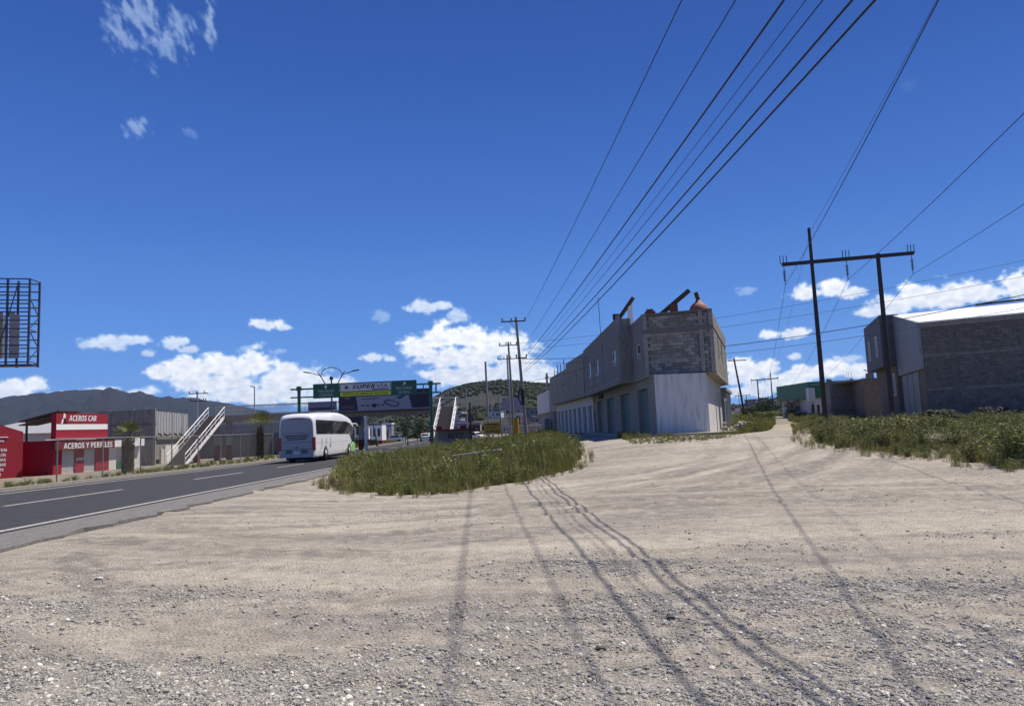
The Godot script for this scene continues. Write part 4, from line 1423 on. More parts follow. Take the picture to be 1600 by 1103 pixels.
# ---------------------------------------------------------------- bus
func bus() -> void:
	var o := thing("coach_bus", "white coach bus with green front stripes driving away on the road", "bus", Vector3(-15.15, road_y(57) + 0.005, -51.2), "", -0.012)
	var st := [[0.0, 1.17, 0.5, 3.12], [-0.06, 1.22, 0.44, 3.24], [-0.25, 1.265, 0.38, 3.36], [-0.8, 1.275, 0.36, 3.42], [-3.0, 1.275, 0.36, 3.42], [-4.4, 1.275, 0.36, 3.44], [-5.2, 1.275, 0.36, 3.58], [-7.4, 1.275, 0.36, 3.62], [-9.0, 1.275, 0.36, 3.52], [-10.2, 1.275, 0.36, 3.38], [-11.2, 1.27, 0.34, 3.2], [-11.9, 1.24, 0.34, 2.9], [-12.3, 1.15, 0.36, 2.45], [-12.5, 0.98, 0.42, 1.9]]
	var b := B.new()
	var rows := []
	for s in st:
		var w: float = s[1]; var y0: float = s[2]; var y1: float = s[3]
		var half := [Vector2(w - 0.07, y0), Vector2(w - 0.01, y0 + 0.09), Vector2(w, y0 + 0.4), Vector2(w, lerpf(y0, y1, 0.5)), Vector2(w - 0.03, y1 - 0.6), Vector2(w - 0.07, y1 - 0.3), Vector2(w - 0.15, y1 - 0.14), Vector2(w - 0.3, y1 - 0.05), Vector2(w * 0.45, y1)]
		var ring := []
		for p in half: ring.append(Vector3(p.x, p.y, s[0]))
		ring.append(Vector3(0, y1 + 0.02, s[0]))
		for k in range(half.size() - 1, -1, -1): ring.append(Vector3(-half[k].x, half[k].y, s[0]))
		rows.append(ring)
	var m: int = rows[0].size()
	for r in rows.size():
		for k in m:
			var dz: Vector3 = rows[mini(r + 1, rows.size() - 1)][k] - rows[maxi(r - 1, 0)][k]
			var dk: Vector3 = rows[r][mini(k + 1, m - 1)] - rows[r][maxi(k - 1, 0)]
			var nn := dz.cross(dk).normalized()
			if nn.dot(rows[r][k] - Vector3(0, 1.8, rows[r][k].z)) < 0.0: nn = -nn
			b.vert(rows[r][k], nn)
	for r in rows.size() - 1:
		for k in m - 1:
			var a := r * m + k
			b.i.append_array([a, a + 1, a + m + 1, a, a + m + 1, a + m])
	for e in [0, rows.size() - 1]:
		var nn := Vector3(0, 0, 1 if e == 0 else -1)
		var c0 := b.vert(Vector3(0, 1.6, rows[e][0].z), nn)
		var first := b.v.size()
		for k in m: b.vert(rows[e][k], nn)
		for k in m:
			var k2 := (k + 1) % m
			if e == 0: b.i.append_array([c0, first + k2, first + k])
			else: b.i.append_array([c0, first + k, first + k2])
	b.quad(Vector3(-1.2, 0.38, -0.1), Vector3(1.2, 0.38, -0.1), Vector3(1.2, 0.38, -12.3), Vector3(-1.2, 0.38, -12.3))
	var body := put("body", b, M.bus_white, o)
	var rear := PackedVector2Array()
	for k in m: rear.append(Vector2(rows[0][k].x * 0.985, lerpf(1.8, rows[0][k].y, 0.985)))
	put("rear_face", B.new().plate(Vector3(0, 0, 0.006), Vector3.RIGHT, Vector3.UP, rear, 0.02), M.bus_rear_grey, o)  # grey plate covering the whole rear end of the white body
	b = B.new()
	for x in [-0.6, 0.6]:
		b.span(Vector3(x - 0.4, 0.2, -11.5), Vector3(x + 0.4, 0.4, -0.8))
	put("chassis", b, M.black, o)
	for side in [1.0, -1.0]:
		var ux := Vector3(0, 0, -1) if side > 0 else Vector3(0, 0, 1)
		var org := Vector3(1.284 * side, 0, 0)
		var pl := func(pts: Array, thick := 0.05) -> B:
			var q := PackedVector2Array()
			for p in pts: q.append(Vector2(p.x if side > 0 else -p.x, p.y))
			return B.new().plate(org, ux, Vector3.UP, q, thick)
		put("side_window", pl.call([Vector2(0.4, 1.95), Vector2(10.0, 1.88), Vector2(10.0, 2.78), Vector2(9.0, 2.9), Vector2(0.5, 2.95), Vector2(0.36, 2.8)], 0.08), M.glass_dark, o)
		put("front_quarter_window", pl.call([Vector2(10.12, 1.8), Vector2(11.0, 1.25), Vector2(11.85, 1.2), Vector2(11.95, 2.1), Vector2(11.3, 2.5), Vector2(10.12, 2.8)], 0.07), M.glass_dark, o)
		put("green_stripe", pl.call([Vector2(8.5, 0.5), Vector2(8.85, 0.5), Vector2(11.2, 1.22), Vector2(11.0, 1.3)], 0.03), M.bus_green, o)
		put("lime_stripe", pl.call([Vector2(9.4, 0.45), Vector2(12.0, 0.45), Vector2(12.1, 1.1), Vector2(11.4, 1.18)], 0.045), M.bus_lime, o)
		for k in 3:
			var z := 1.1 + k * 1.15
			put("grey_slash", pl.call([Vector2(z, 0.62), Vector2(z + 0.12, 0.62), Vector2(z + 0.75, 1.65), Vector2(z + 0.62, 1.65)], 0.03), M.bus_grey, o)
			put("grey_slash", pl.call([Vector2(z + 0.68, 0.9), Vector2(z + 0.78, 0.9), Vector2(z + 0.86, 1.65), Vector2(z + 0.76, 1.65)], 0.03), M.bus_grey, o)
		put("filler_cap", pl.call([Vector2(4.0, 0.95), Vector2(4.22, 0.95), Vector2(4.22, 1.2), Vector2(4.0, 1.2)], 0.03), M.black, o)
		for zz in [5.2, 6.3, 7.5]:
			put("latch", pl.call([Vector2(zz, 1.05), Vector2(zz + 0.14, 1.05), Vector2(zz + 0.14, 1.12), Vector2(zz, 1.12)], 0.03), M.bus_grey, o)
		put("panel_seam", pl.call([Vector2(0.5, 1.33), Vector2(10.4, 1.33), Vector2(10.4, 1.345), Vector2(0.5, 1.345)], 0.03), M.bus_grey, o)
		for zz in [2.7, 9.9]:
			var arc := []
			for k in 15:
				var t := PI * k / 14.0
				arc.append(Vector2(zz + cos(t) * 0.66, 0.36 + sin(t) * 0.72))
			put("wheel_arch", pl.call(arc, 0.02), M.black, o)
			b = B.new()
			b.tube([Vector3(1.27 * side, 0.5, -zz), Vector3(0.95 * side, 0.5, -zz)], 0.5, 20)
			var wh := put("wheel", b, M.rubber, o)
			wh.position = Vector3(side * 0.035, 0, 0)
			b = B.new()
			b.tube([Vector3(1.277 * side, 0.5, -zz), Vector3(1.2 * side, 0.5, -zz)], 0.3, 16)
			b.tube([Vector3(1.3 * side, 0.5, -zz), Vector3(1.2 * side, 0.5, -zz)], 0.12, 10)
			put("rim", b, M.galvanised, wh)
		b = B.new()
		b.span(Vector3(1.08 * side, 0.86, -0.2), Vector3(1.272 * side, 1.75, 0.03))
		put("tail_light", b, M.tail_red, o)
		b = B.new()
		b.tube([Vector3(1.1 * side, 2.75, -12.0), Vector3(1.35 * side, 2.72, -12.45), Vector3(1.42 * side, 2.5, -12.55)], 0.05, 6)
		var arm := put("mirror_arm", b, M.bus_white, o)
		b = B.new()
		b.span(Vector3(1.3 * side, 1.75, -12.65), Vector3(1.52 * side, 2.5, -12.48))
		put("mirror", b, M.black, arm)
	b = B.new()
	for k in 3:
		b.span(Vector3(-0.85 + 0.1 * k, 1.86 - k * 0.13, -0.02), Vector3(0.85 - 0.1 * k, 1.92 - k * 0.13, 0.022))
	put("louvre", b, M.black, o)
	b = B.new()
	b.span(Vector3(-0.95, 2.12, -0.02), Vector3(0.95, 2.98, 0.016))
	put("rear_panel", b, M.bus_rear_grey, o)
	b = B.new()
	b.span(Vector3(-0.22, 0.62, -0.02), Vector3(0.22, 0.78, 0.03))
	put("number_plate", b, M.sign_grey, o)
	b = B.new()
	b.span(Vector3(-0.12, 1.05, -0.02), Vector3(0.12, 1.11, 0.03))
	put("boot_handle", b, M.black, o)
	for y in [1.42, 0.95, 2.05]:
		b = B.new()
		b.span(Vector3(-1.08, y, 0.0), Vector3(1.08, y + 0.018, 0.018))
		put("rear_seam", b, M.black, o)
	b = B.new()
	b.span(Vector3(-0.5, 3.0, 0.0), Vector3(0.5, 3.05, 0.03))
	put("brake_light", b, M.tail_red, o)
	b = B.new()
	for k in 6:
		b.span(Vector3(-0.75, 0.66 + k * 0.045, 0.0), Vector3(-0.3, 0.685 + k * 0.045, 0.02))
		b.span(Vector3(0.3, 0.66 + k * 0.045, 0.0), Vector3(0.75, 0.685 + k * 0.045, 0.02))
	put("rear_grille", b, M.black, o)
	b = B.new()
	b.span(Vector3(-1.18, 0.38, -0.2), Vector3(1.18, 0.6, 0.08))
	put("bumper", b, M.bus_rear_grey, o)

# ---------------------------------------------------------------- footbridge and gantry
func railing(o: Node3D, p: Vector3, q: Vector3, h: float, gap: float, m: Material, called := "railing") -> void:
	var b := B.new()
	b.tube([p + Vector3(0, h, 0), q + Vector3(0, h, 0)], 0.045, 6)
	b.tube([p + Vector3(0, h * 0.1, 0), q + Vector3(0, h * 0.1, 0)], 0.035, 6)
	var n := int(p.distance_to(q) / gap)
	for k in n + 1:
		var a := p.lerp(q, float(k) / n)
		b.beam(a, a + Vector3(0, h, 0), 0.025, 0.025)
	putw(called, b, m, o)

func stair(o: Node3D, x0: float, x1: float, d_top: float, d_bot: float, y_top: float, y_bot: float, m: Material) -> void:
	var n := 30
	var b := B.new()
	for k in n:
		var t := (k + 0.5) / n
		var d := lerpf(d_bot, d_top, t)
		var y := lerpf(y_bot, y_top, (k + 1.0) / n)
		b.box(Vector3((x0 + x1) * 0.5, y - 0.04, -d), Vector3(x1 - x0, 0.06, absf(d_top - d_bot) / n + 0.03))
		b.box(Vector3((x0 + x1) * 0.5, y - 0.12, -d + absf(d_top - d_bot) / n * 0.45), Vector3(x1 - x0, 0.14, 0.015))
	putw("steps", b, m, o)
	for x in [x0 - 0.06, x1 + 0.06]:
		b = B.new()
		b.beam(Vector3(x, y_bot - 0.15, -d_bot), Vector3(x, y_top - 0.15, -d_top), 0.1, 0.3)
		putw("stringer", b, M.white_paint, o)
		var p := Vector3(x, y_bot, -d_bot)
		var q := Vector3(x, y_top, -d_top)
		var mid := p.lerp(q, 0.48)
		b = B.new()
		for s in [[p, mid], [mid, q]]:
			b.tube([s[0] + Vector3(0, 1.05, 0), s[1] + Vector3(0, 1.05, 0)], 0.055, 6)
			b.tube([s[0] + Vector3(0, 0.55, 0), s[1] + Vector3(0, 0.55, 0)], 0.03, 6)
		for k in 9:
			var a := p.lerp(q, k / 8.0)
			b.beam(a - Vector3(0, 0.1, 0), a + Vector3(0, 1.05, 0), 0.05, 0.05)
		putw("handrail", b, M.white_paint, o)

func footbridge() -> void:
	var o := thing("footbridge", "grey pedestrian footbridge over the road with white railed stairs at both ends", "footbridge", Vector3(-20, -0.3, -89))
	rough("stair_tan", lin(0.25, 0.21, 0.165), lin(0.36, 0.31, 0.25), 1.2, 0.8, 81)
	var b := B.new()
	b.span(Vector3(-36.6, 4.3, -90.2), Vector3(-6.8, 4.52, -88.0))
	putw("deck", b, M.concrete, o)
	b = B.new()
	b.span(Vector3(-36.4, 3.72, -89.9), Vector3(-7.0, 4.3, -89.5))
	b.span(Vector3(-36.4, 3.72, -88.6), Vector3(-7.0, 4.3, -88.2))
	putw("girder", b, M.render_tan, o)
	railing(o, Vector3(-34.4, 4.52, -88.05), Vector3(-9.0, 4.52, -88.05), 1.12, 0.16, M.galvanised)
	railing(o, Vector3(-36.6, 4.52, -90.15), Vector3(-6.8, 4.52, -90.15), 1.12, 0.16, M.galvanised)
	stair(o, -36.5, -34.7, 88.0, 77.5, 4.5, -0.75, M.stair_tan)
	stair(o, -8.75, -7.0, 88.0, 77.0, 4.5, -0.25, M.stair_tan)
	for c in [[-35.9, 89.0], [-34.3, 88.6], [-18.5, 88.8], [-9.5, 89.0], [-35.6, 82.5]]:
		var top: float = 3.75 if c[1] > 85 else 1.6
		b = B.new()
		b.span(Vector3(c[0] - 0.28, 1.0 if top > 2 else 0.6, -c[1] - 0.28), Vector3(c[0] + 0.28, top, -c[1] + 0.28))
		putw("column", b, M.concrete, o)
		b = B.new()
		b.span(Vector3(c[0] - 0.29, -1.0, -c[1] - 0.29), Vector3(c[0] + 0.29, 1.0 if top > 2 else 0.6, -c[1] + 0.29))
		putw("column_base", b, M.maroon, o)
	b = B.new()
	b.tube([Vector3(-17.7, -0.5, -87.7), Vector3(-17.7, 3.8, -87.7)], 0.16, 10)
	putw("downpipe", b, M.white_paint, o)
	# advertising board on the bridge side
	var a := thing("bridge_advert", "wide faded advertising board with a tablet picture hung on the footbridge", "billboard", Vector3(-15.4, 4.3, -87.8))
	b = B.new()
	b.span(Vector3(-20.9, 4.36, -87.96), Vector3(-9.85, 6.78, -87.7))
	putw("board", b, M.ad_pale, a)
	b = B.new()
	b.span(Vector3(-21.0, 4.2, -87.98), Vector3(-9.75, 4.36, -87.6))
	putw("walkway_edge", b, M.timber, a)
	var z := -87.69
	var pl := func(pts: Array, m: Material, called: String, off := 0.0) -> void:
		putw(called, B.new().plate(Vector3(-20.9, 4.36, z + 0.01 + off), Vector3.RIGHT, Vector3.UP, PackedVector2Array(pts), 0.02), m, a)
	pl.call([Vector2(0.02, 0.1), Vector2(2.3, 0.1), Vector2(2.0, 2.4), Vector2(0.02, 2.4)], M.ad_dark, "dark_print")
	pl.call([Vector2(8.75, 0.15), Vector2(11.0, 0.15), Vector2(11.0, 2.4), Vector2(8.2, 2.4)], M.ad_dark, "dark_print")
	var ring := []
	for k in 14: ring.append(Vector2(1.05 + cos(k * TAU / 14) * 0.32, 1.75 + sin(k * TAU / 14) * 0.32))
	pl.call(ring, M.ad_gold, "emblem_print", 0.02)
	pl.call([Vector2(0.3, 0.6), Vector2(1.9, 0.6), Vector2(1.9, 0.66), Vector2(0.3, 0.66)], M.faded_text, "text_print", 0.02)
	pl.call([Vector2(0.3, 0.4), Vector2(1.9, 0.4), Vector2(1.9, 0.46), Vector2(0.3, 0.46)], M.faded_text, "text_print", 0.02)
	pl.call([Vector2(5.3, 0.95), Vector2(6.2, 0.42), Vector2(7.0, 0.36), Vector2(7.3, 0.8), Vector2(6.2, 1.2), Vector2(5.75, 1.28)], M.ink_blue, "tablet_print")
	pl.call([Vector2(5.55, 0.98), Vector2(6.3, 0.55), Vector2(6.9, 0.5), Vector2(7.1, 0.78), Vector2(6.2, 1.08), Vector2(5.8, 1.14)], M.ad_pale, "tablet_screen_print", 0.02)
	pl.call([Vector2(6.9, 1.55), Vector2(7.3, 1.25), Vector2(8.0, 1.65), Vector2(7.8, 1.95), Vector2(7.4, 1.6)], M.ink_blue, "shoe_print")
	pl.call([Vector2(2.9, 1.85), Vector2(5.0, 1.85), Vector2(5.0, 2.0), Vector2(2.9, 2.0)], M.ink_blue, "text_print")
	pl.call([Vector2(2.7, 1.38), Vector2(4.8, 1.42), Vector2(4.8, 1.5), Vector2(2.7, 1.46)], M.ink_blue, "text_print")
	for k in 5:
		pl.call([Vector2(2.7 + k * 0.6, 0.55), Vector2(3.05 + k * 0.6, 0.55), Vector2(3.05 + k * 0.6, 0.72), Vector2(2.7 + k * 0.6, 0.72)], M.ink_blue, "text_print")
	pl.call([Vector2(4.05, 0.4), Vector2(4.45, 0.4), Vector2(4.45, 0.8), Vector2(4.05, 0.8)], M.ink, "square_print", 0.02)
	var p := thing("rail_billboard", "small blue board on the footbridge rail left of the advert", "billboard", Vector3(-22.8, 4.6, -87.9))
	b = B.new()
	b.span(Vector3(-24.6, 4.62, -87.98), Vector3(-21.2, 5.7, -87.85))
	putw("board", b, M.purple_grey, p)
	b = B.new()
	b.span(Vector3(-24.4, 4.7, -87.86), Vector3(-21.5, 5.0, -87.82))
	putw("dark_print", b, M.ink_blue, p)
	p = thing("hanging_sign", "dark sign hung below the footbridge near the bus front", "sign", Vector3(-19.2, 3.0, -88.0))
	b = B.new()
	b.span(Vector3(-20.4, 2.75, -88.05), Vector3(-18.4, 3.72, -87.95))
	putw("panel", b, M.ad_dark, p)
	b = B.new()
	b.span(Vector3(-20.3, 2.85, -87.95), Vector3(-18.5, 2.9, -87.93))
	putw("lower_strip", b, M.ink_blue, p)

func arrow(o: Node3D, at: Vector3, s: float, turn: float) -> void:
	var pts := PackedVector2Array()
	for p in [Vector2(-0.12, -0.5), Vector2(0.12, -0.5), Vector2(0.12, -0.02), Vector2(0.42, -0.02), Vector2(0, 0.5), Vector2(-0.42, -0.02), Vector2(-0.12, -0.02)]:
		pts.append((p * s).rotated(-turn))
	putw("arrow", B.new().plate(at, Vector3.RIGHT, Vector3.UP, pts, 0.02), M.white_paint, o)

func gantry() -> void:
	var o := thing("sign_gantry", "green highway sign gantry spanning the road with a yellow speed notice", "road sign", Vector3(-15, -0.2, -75))
	var b: B
	for x in [-21.9, -8.45]:
		b = B.new()
		b.tube([Vector3(x, -0.5, -75), Vector3(x, 6.75, -75)], 0.17, 12)
		b.tube([Vector3(x, 6.3, -75), Vector3(x, 6.7, -75)], 0.27, 12)
		b.box(Vector3(x, -0.1, -75), Vector3(0.6, 0.3, 0.6))
		putw("post", b, M.post_green, o)
	b = B.new()
	b.beam(Vector3(-22.75, 6.45, -75), Vector3(-7.4, 6.45, -75), 0.16, 0.16)
	putw("upper_beam", b, M.post_green, o)
	b = B.new()
	b.beam(Vector3(-22.75, 5.62, -75), Vector3(-7.4, 5.55, -75), 0.14, 0.14)
	putw("lower_beam", b, M.post_green, o)
	b = B.new()
	b.beam(Vector3(-7.9, 5.55, -75), Vector3(-7.9, 6.45, -75), 0.14, 0.14)
	b.beam(Vector3(-9.2, 5.55, -75), Vector3(-9.2, 6.45, -75), 0.1, 0.1)
	putw("strut", b, M.post_green, o)
	var z := -74.8
	b = B.new()
	b.span(Vector3(-20.4, 5.42, z - 0.06), Vector3(-17.72, 6.9, z))
	putw("direction_panel", b, M.sign_green, o)
	b = B.new()
	b.span(Vector3(-17.7, 5.42, z - 0.06), Vector3(-12.42, 6.9, z))
	putw("middle_panel", b, M.sign_green, o)
	b = B.new()
	b.span(Vector3(-12.4, 5.42, z - 0.06), Vector3(-9.85, 6.9, z))
	putw("direction_panel", b, M.sign_green, o)
	b = B.new()
	b.span(Vector3(-17.62, 6.02, z), Vector3(-12.5, 6.78, z + 0.012))
	putw("grey_face", b, M.sign_grey, o)
	b = B.new()
	b.span(Vector3(-17.62, 5.54, z), Vector3(-12.5, 5.92, z + 0.012))
	putw("yellow_face", b, M.sign_yellow, o)
	var X := Vector3.RIGHT
	letters("SUPER", o, Vector3(-15.2, 6.46, z + 0.02), X, 2.3, 0.42, M.ink, true, 0.35)
	letters("VÍA", o, Vector3(-13.35, 6.5, z + 0.02), X, 1.2, 0.48, M.ink, false)
	b = B.new()
	b.span(Vector3(-14.4, 6.08, z + 0.012), Vector3(-12.7, 6.18, z + 0.022))
	putw("small_print", b, M.ink_blue, o)
	b = B.new()
	b.plate(Vector3(-17.0, 6.4, z + 0.024), X, Vector3.UP, PackedVector2Array([Vector2(-0.16, -0.14), Vector2(0.16, -0.14), Vector2(0.18, 0.1), Vector2(0, 0.2), Vector2(-0.18, 0.1)]), 0.012)
	putw("red_emblem", b, M.tail_red, o)
	letters("RESPETE LOS LIMITES DE VELOCIDAD", o, Vector3(-15.06, 5.73, z + 0.02), X, 4.6, 0.2, M.timber)
	letters("PACHUCA", o, Vector3(-19.06, 6.13, z + 0.01), X, 1.6, 0.26, M.sign_grey, false)
	letters("CENTRO", o, Vector3(-19.06, 5.73, z + 0.01), X, 1.4, 0.26, M.sign_grey, false)
	arrow(o, Vector3(-19.1, 6.58, z + 0.02), 0.42, 0.0)
	letters("RECTORIA", o, Vector3(-11.12, 6.12, z + 0.01), X, 1.65, 0.26, M.sign_grey, false)
	letters("ICSHu", o, Vector3(-11.12, 5.72, z + 0.01), X, 1.15, 0.26, M.sign_grey, false)
	arrow(o, Vector3(-11.1, 6.58, z + 0.02), 0.42, PI / 4)
	# ornamental twin lamp behind it
	o = thing("street_lamp", "ornamental twin-armed street lamp with curved brackets above the green gantry", "street lamp", Vector3(-20.3, -0.25, -82))
	b = B.new()
	b.tube([Vector3(-20.3, -0.6, -82), Vector3(-20.3, 7.9, -82)], 0.13, 10, 0.08)
	putw("pole", b, M.post_green, o)
	for s in [-1.0, 1.0]:
		b = B.new()
		var pts := []
		for k in 9:
			var t := k / 8.0
			pts.append(Vector3(-20.3 + s * (0.25 + 1.0 * t + 0.25 * t * t), 6.3 + 2.75 * t - 0.35 * t * t, -82))
		b.tube(pts, 0.06, 6)
		putw("bracket", b, M.navy_steel, o)
		b = B.new()
		b.tube([Vector3(-20.3 + s * 1.1, 8.3, -82), Vector3(-20.3 + s * 2.5, 8.72, -82)], 0.05, 6)
		var arm := putw("arm", b, M.navy_steel, o)
		b = B.new()
		b.beam(Vector3(-20.3 + s * 2.4, 8.7, -82), Vector3(-20.3 + s * 3.1, 8.8, -82), 0.28, 0.12)
		put("lamp_head", b, M.navy_steel, arm)
	b = B.new()
	var arc := []
	for k in 11:
		var t := PI * k / 10.0
		arc.append(Vector3(-20.3 + cos(t) * 1.15, 8.45 + sin(t) * 0.75, -82))
	b.tube(arc, 0.05, 6)
	putw("arch", b, M.navy_steel, o)
	b = B.new()
	b.lathe(Vector3(-20.3, 7.75, -82), [Vector2(0.02, 0.0), Vector2(0.14, 0.05), Vector2(0.22, 0.2), Vector2(0.22, 0.36), Vector2(0.1, 0.46), Vector2(0.02, 0.48)], 12)
	putw("finial", b, M.navy_steel, o)
	for q in [[-31.6, 89.6, "thin street lamp on the footbridge deck left of the bus"], [-7.6, 118.0, "thin street lamp behind the right stairs of the footbridge"]]:
		o = thing("street_lamp", q[2], "street lamp", Vector3(q[0], 0, -q[1]))
		b = B.new()
		var y0: float = 4.5 if q[1] < 95 else -0.3
		b.tube([Vector3(0, y0, 0), Vector3(0, 7.9 if q[1] < 95 else 8.3, 0)], 0.07, 8)
		put("pole", b, M.galvanised, o)
		b = B.new()
		b.beam(Vector3(0.05, 7.9 if q[1] < 95 else 8.3, 0), Vector3(-0.5, 8.0 if q[1] < 95 else 8.4, 0), 0.2, 0.12)
		put("lamp_head", b, M.galvanised, o)

func billboard() -> void:
	var o := thing("billboard_frame", "tall empty steel billboard frame with torn sheet at the upper left", "billboard", Vector3(-46, -0.8, -60))
	# frame in a plane facing the road, depth behind it
	var ux := Vector3(0.966, 0, -0.26)
	var uz := Vector3(0.26, 0, 0.966)
	var C := Vector3(-39.1, 0, -59.0)
	var L := 11.0
	var P := func(s: float, y: float, dz: float) -> Vector3: return C - ux * s + Vector3(0, y, 0) - uz * dz
	var b: B
	for dz in [0.0, 2.2]:
		for k in 8:
			b = B.new()
			var s := k * L / 7.0
			b.beam(P.call(s, 8.3, dz), P.call(s, 15.35 + 0.2 * (1.0 if dz > 1 else 0.0), dz), 0.13, 0.13)
			putw("upright", b, M.navy_steel, o)
		for k in 11:
			b = B.new()
			var y := 8.55 + k * 0.68
			b.beam(P.call(0.0, y, dz), P.call(L, y, dz), 0.07, 0.09)
			putw("cross_rail", b, M.navy_steel, o)
	for k in 4:
		b = B.new()
		var s := k * L / 3.5
		var y := 8.6
		while y < 12.5:
			b.beam(P.call(s, y, 0), P.call(s, y + 1.3, 2.2), 0.06, 0.06)
			b.beam(P.call(s, y + 1.3, 2.2), P.call(s, y + 2.6, 0), 0.06, 0.06)
			b.beam(P.call(s, y, 0), P.call(s, y, 2.2), 0.06, 0.06)
			y += 2.6
		b.beam(P.call(s, 15.35, 0), P.call(s, 15.5, 2.2), 0.08, 0.08)
		putw("brace", b, M.navy_steel, o)
	for k in 3:
		b = B.new()
		b.beam(P.call(0.8 + k * 1.6, 15.2, 0.05), P.call(2.4 + k * 1.6, 8.6, 0.05), 0.07, 0.07)
		putw("diagonal", b, M.navy_steel, o)
	b = B.new()
	b.beam(P.call(-0.15, 8.35, 0.9), P.call(L, 8.35, 0.9), 1.1, 0.14)
	putw("catwalk", b, M.navy_steel, o)
	b = B.new()
	for k in 7:
		var s := 1.25 + k * 0.42
		var hh: float = [3.6, 3.9, 3.4, 3.8, 3.3, 3.7, 3.1][k]
		b.box(P.call(s, 9.0 + hh * 0.5, 1.2 + 0.15 * (k % 2)), Vector3(0.38, hh, 0.03), Basis(ux, Vector3.UP, uz).rotated(Vector3.UP, 0.25 * (k % 3)))
	putw("torn_sheet", b, M.corrugated, o)
	b = B.new()
	b.box(P.call(4.3, 11.0, 0.5), Vector3(1.6, 3.8, 0.03), Basis(ux, Vector3.UP, uz))
	putw("blue_sheet", b, M.blue_tarp, o)
	b = B.new()
	b.tube([P.call(L * 0.55, -1.0, 1.1), P.call(L * 0.55, 8.3, 1.1)], 0.45, 14)
	putw("mast", b, M.navy_steel, o)

# ---------------------------------------------------------------- poles and cables
func cable(label: String, pts: Array, r: float, sag: Array, group := "") -> void:
	var path := []
	for k in pts.size() - 1:
		var n := 24
		for q in n + (1 if k == pts.size() - 2 else 0):
			var t := float(q) / n
			var p: Vector3 = (pts[k] as Vector3).lerp(pts[k + 1], t)
			p.y -= 4.0 * sag[k] * t * (1.0 - t)
			path.append(p)
	var b := B.new()
	b.tube(path, r, 5)
	var o := put("power_cable", b, M.wire)
	tag(o, label, "cable", group)

func insulators(parent: Node3D, at: Vector3, h: float) -> void:
	var b := B.new()
	b.lathe(at, [Vector2(0.02, 0), Vector2(0.05, 0.0), Vector2(0.05, h * 0.4), Vector2(0.1, h * 0.5), Vector2(0.05, h * 0.6), Vector2(0.1, h * 0.75), Vector2(0.03, h), Vector2(0.01, h)], 8)
	put("insulator", b, M.insulator, parent)

func utility_pole(label: String, base: Vector3, top: Vector3, r0: float, r1: float, arms: Array, m: Material, group := "") -> Node3D:
	var o := thing("utility_pole", label, "utility pole", base, group)
	var h := top - base
	var b := B.new()
	b.tube([Vector3(0, -0.6, 0), h * 0.5, h], r0, 10, r1)
	put("shaft", b, m, o)
	for a in arms:   # [fraction of height, left, right, pins]
		var c: Vector3 = h * a[0]
		b = B.new()
		b.beam(c + Vector3(a[1], 0, 0.16), c + Vector3(a[2], 0, 0.16), 0.1, 0.12)
		var arm := put("crossarm", b, M.timber, o)
		for s in a[3]:
			insulators(arm, c + Vector3(s, 0.06, 0.16), 0.32)
	return o

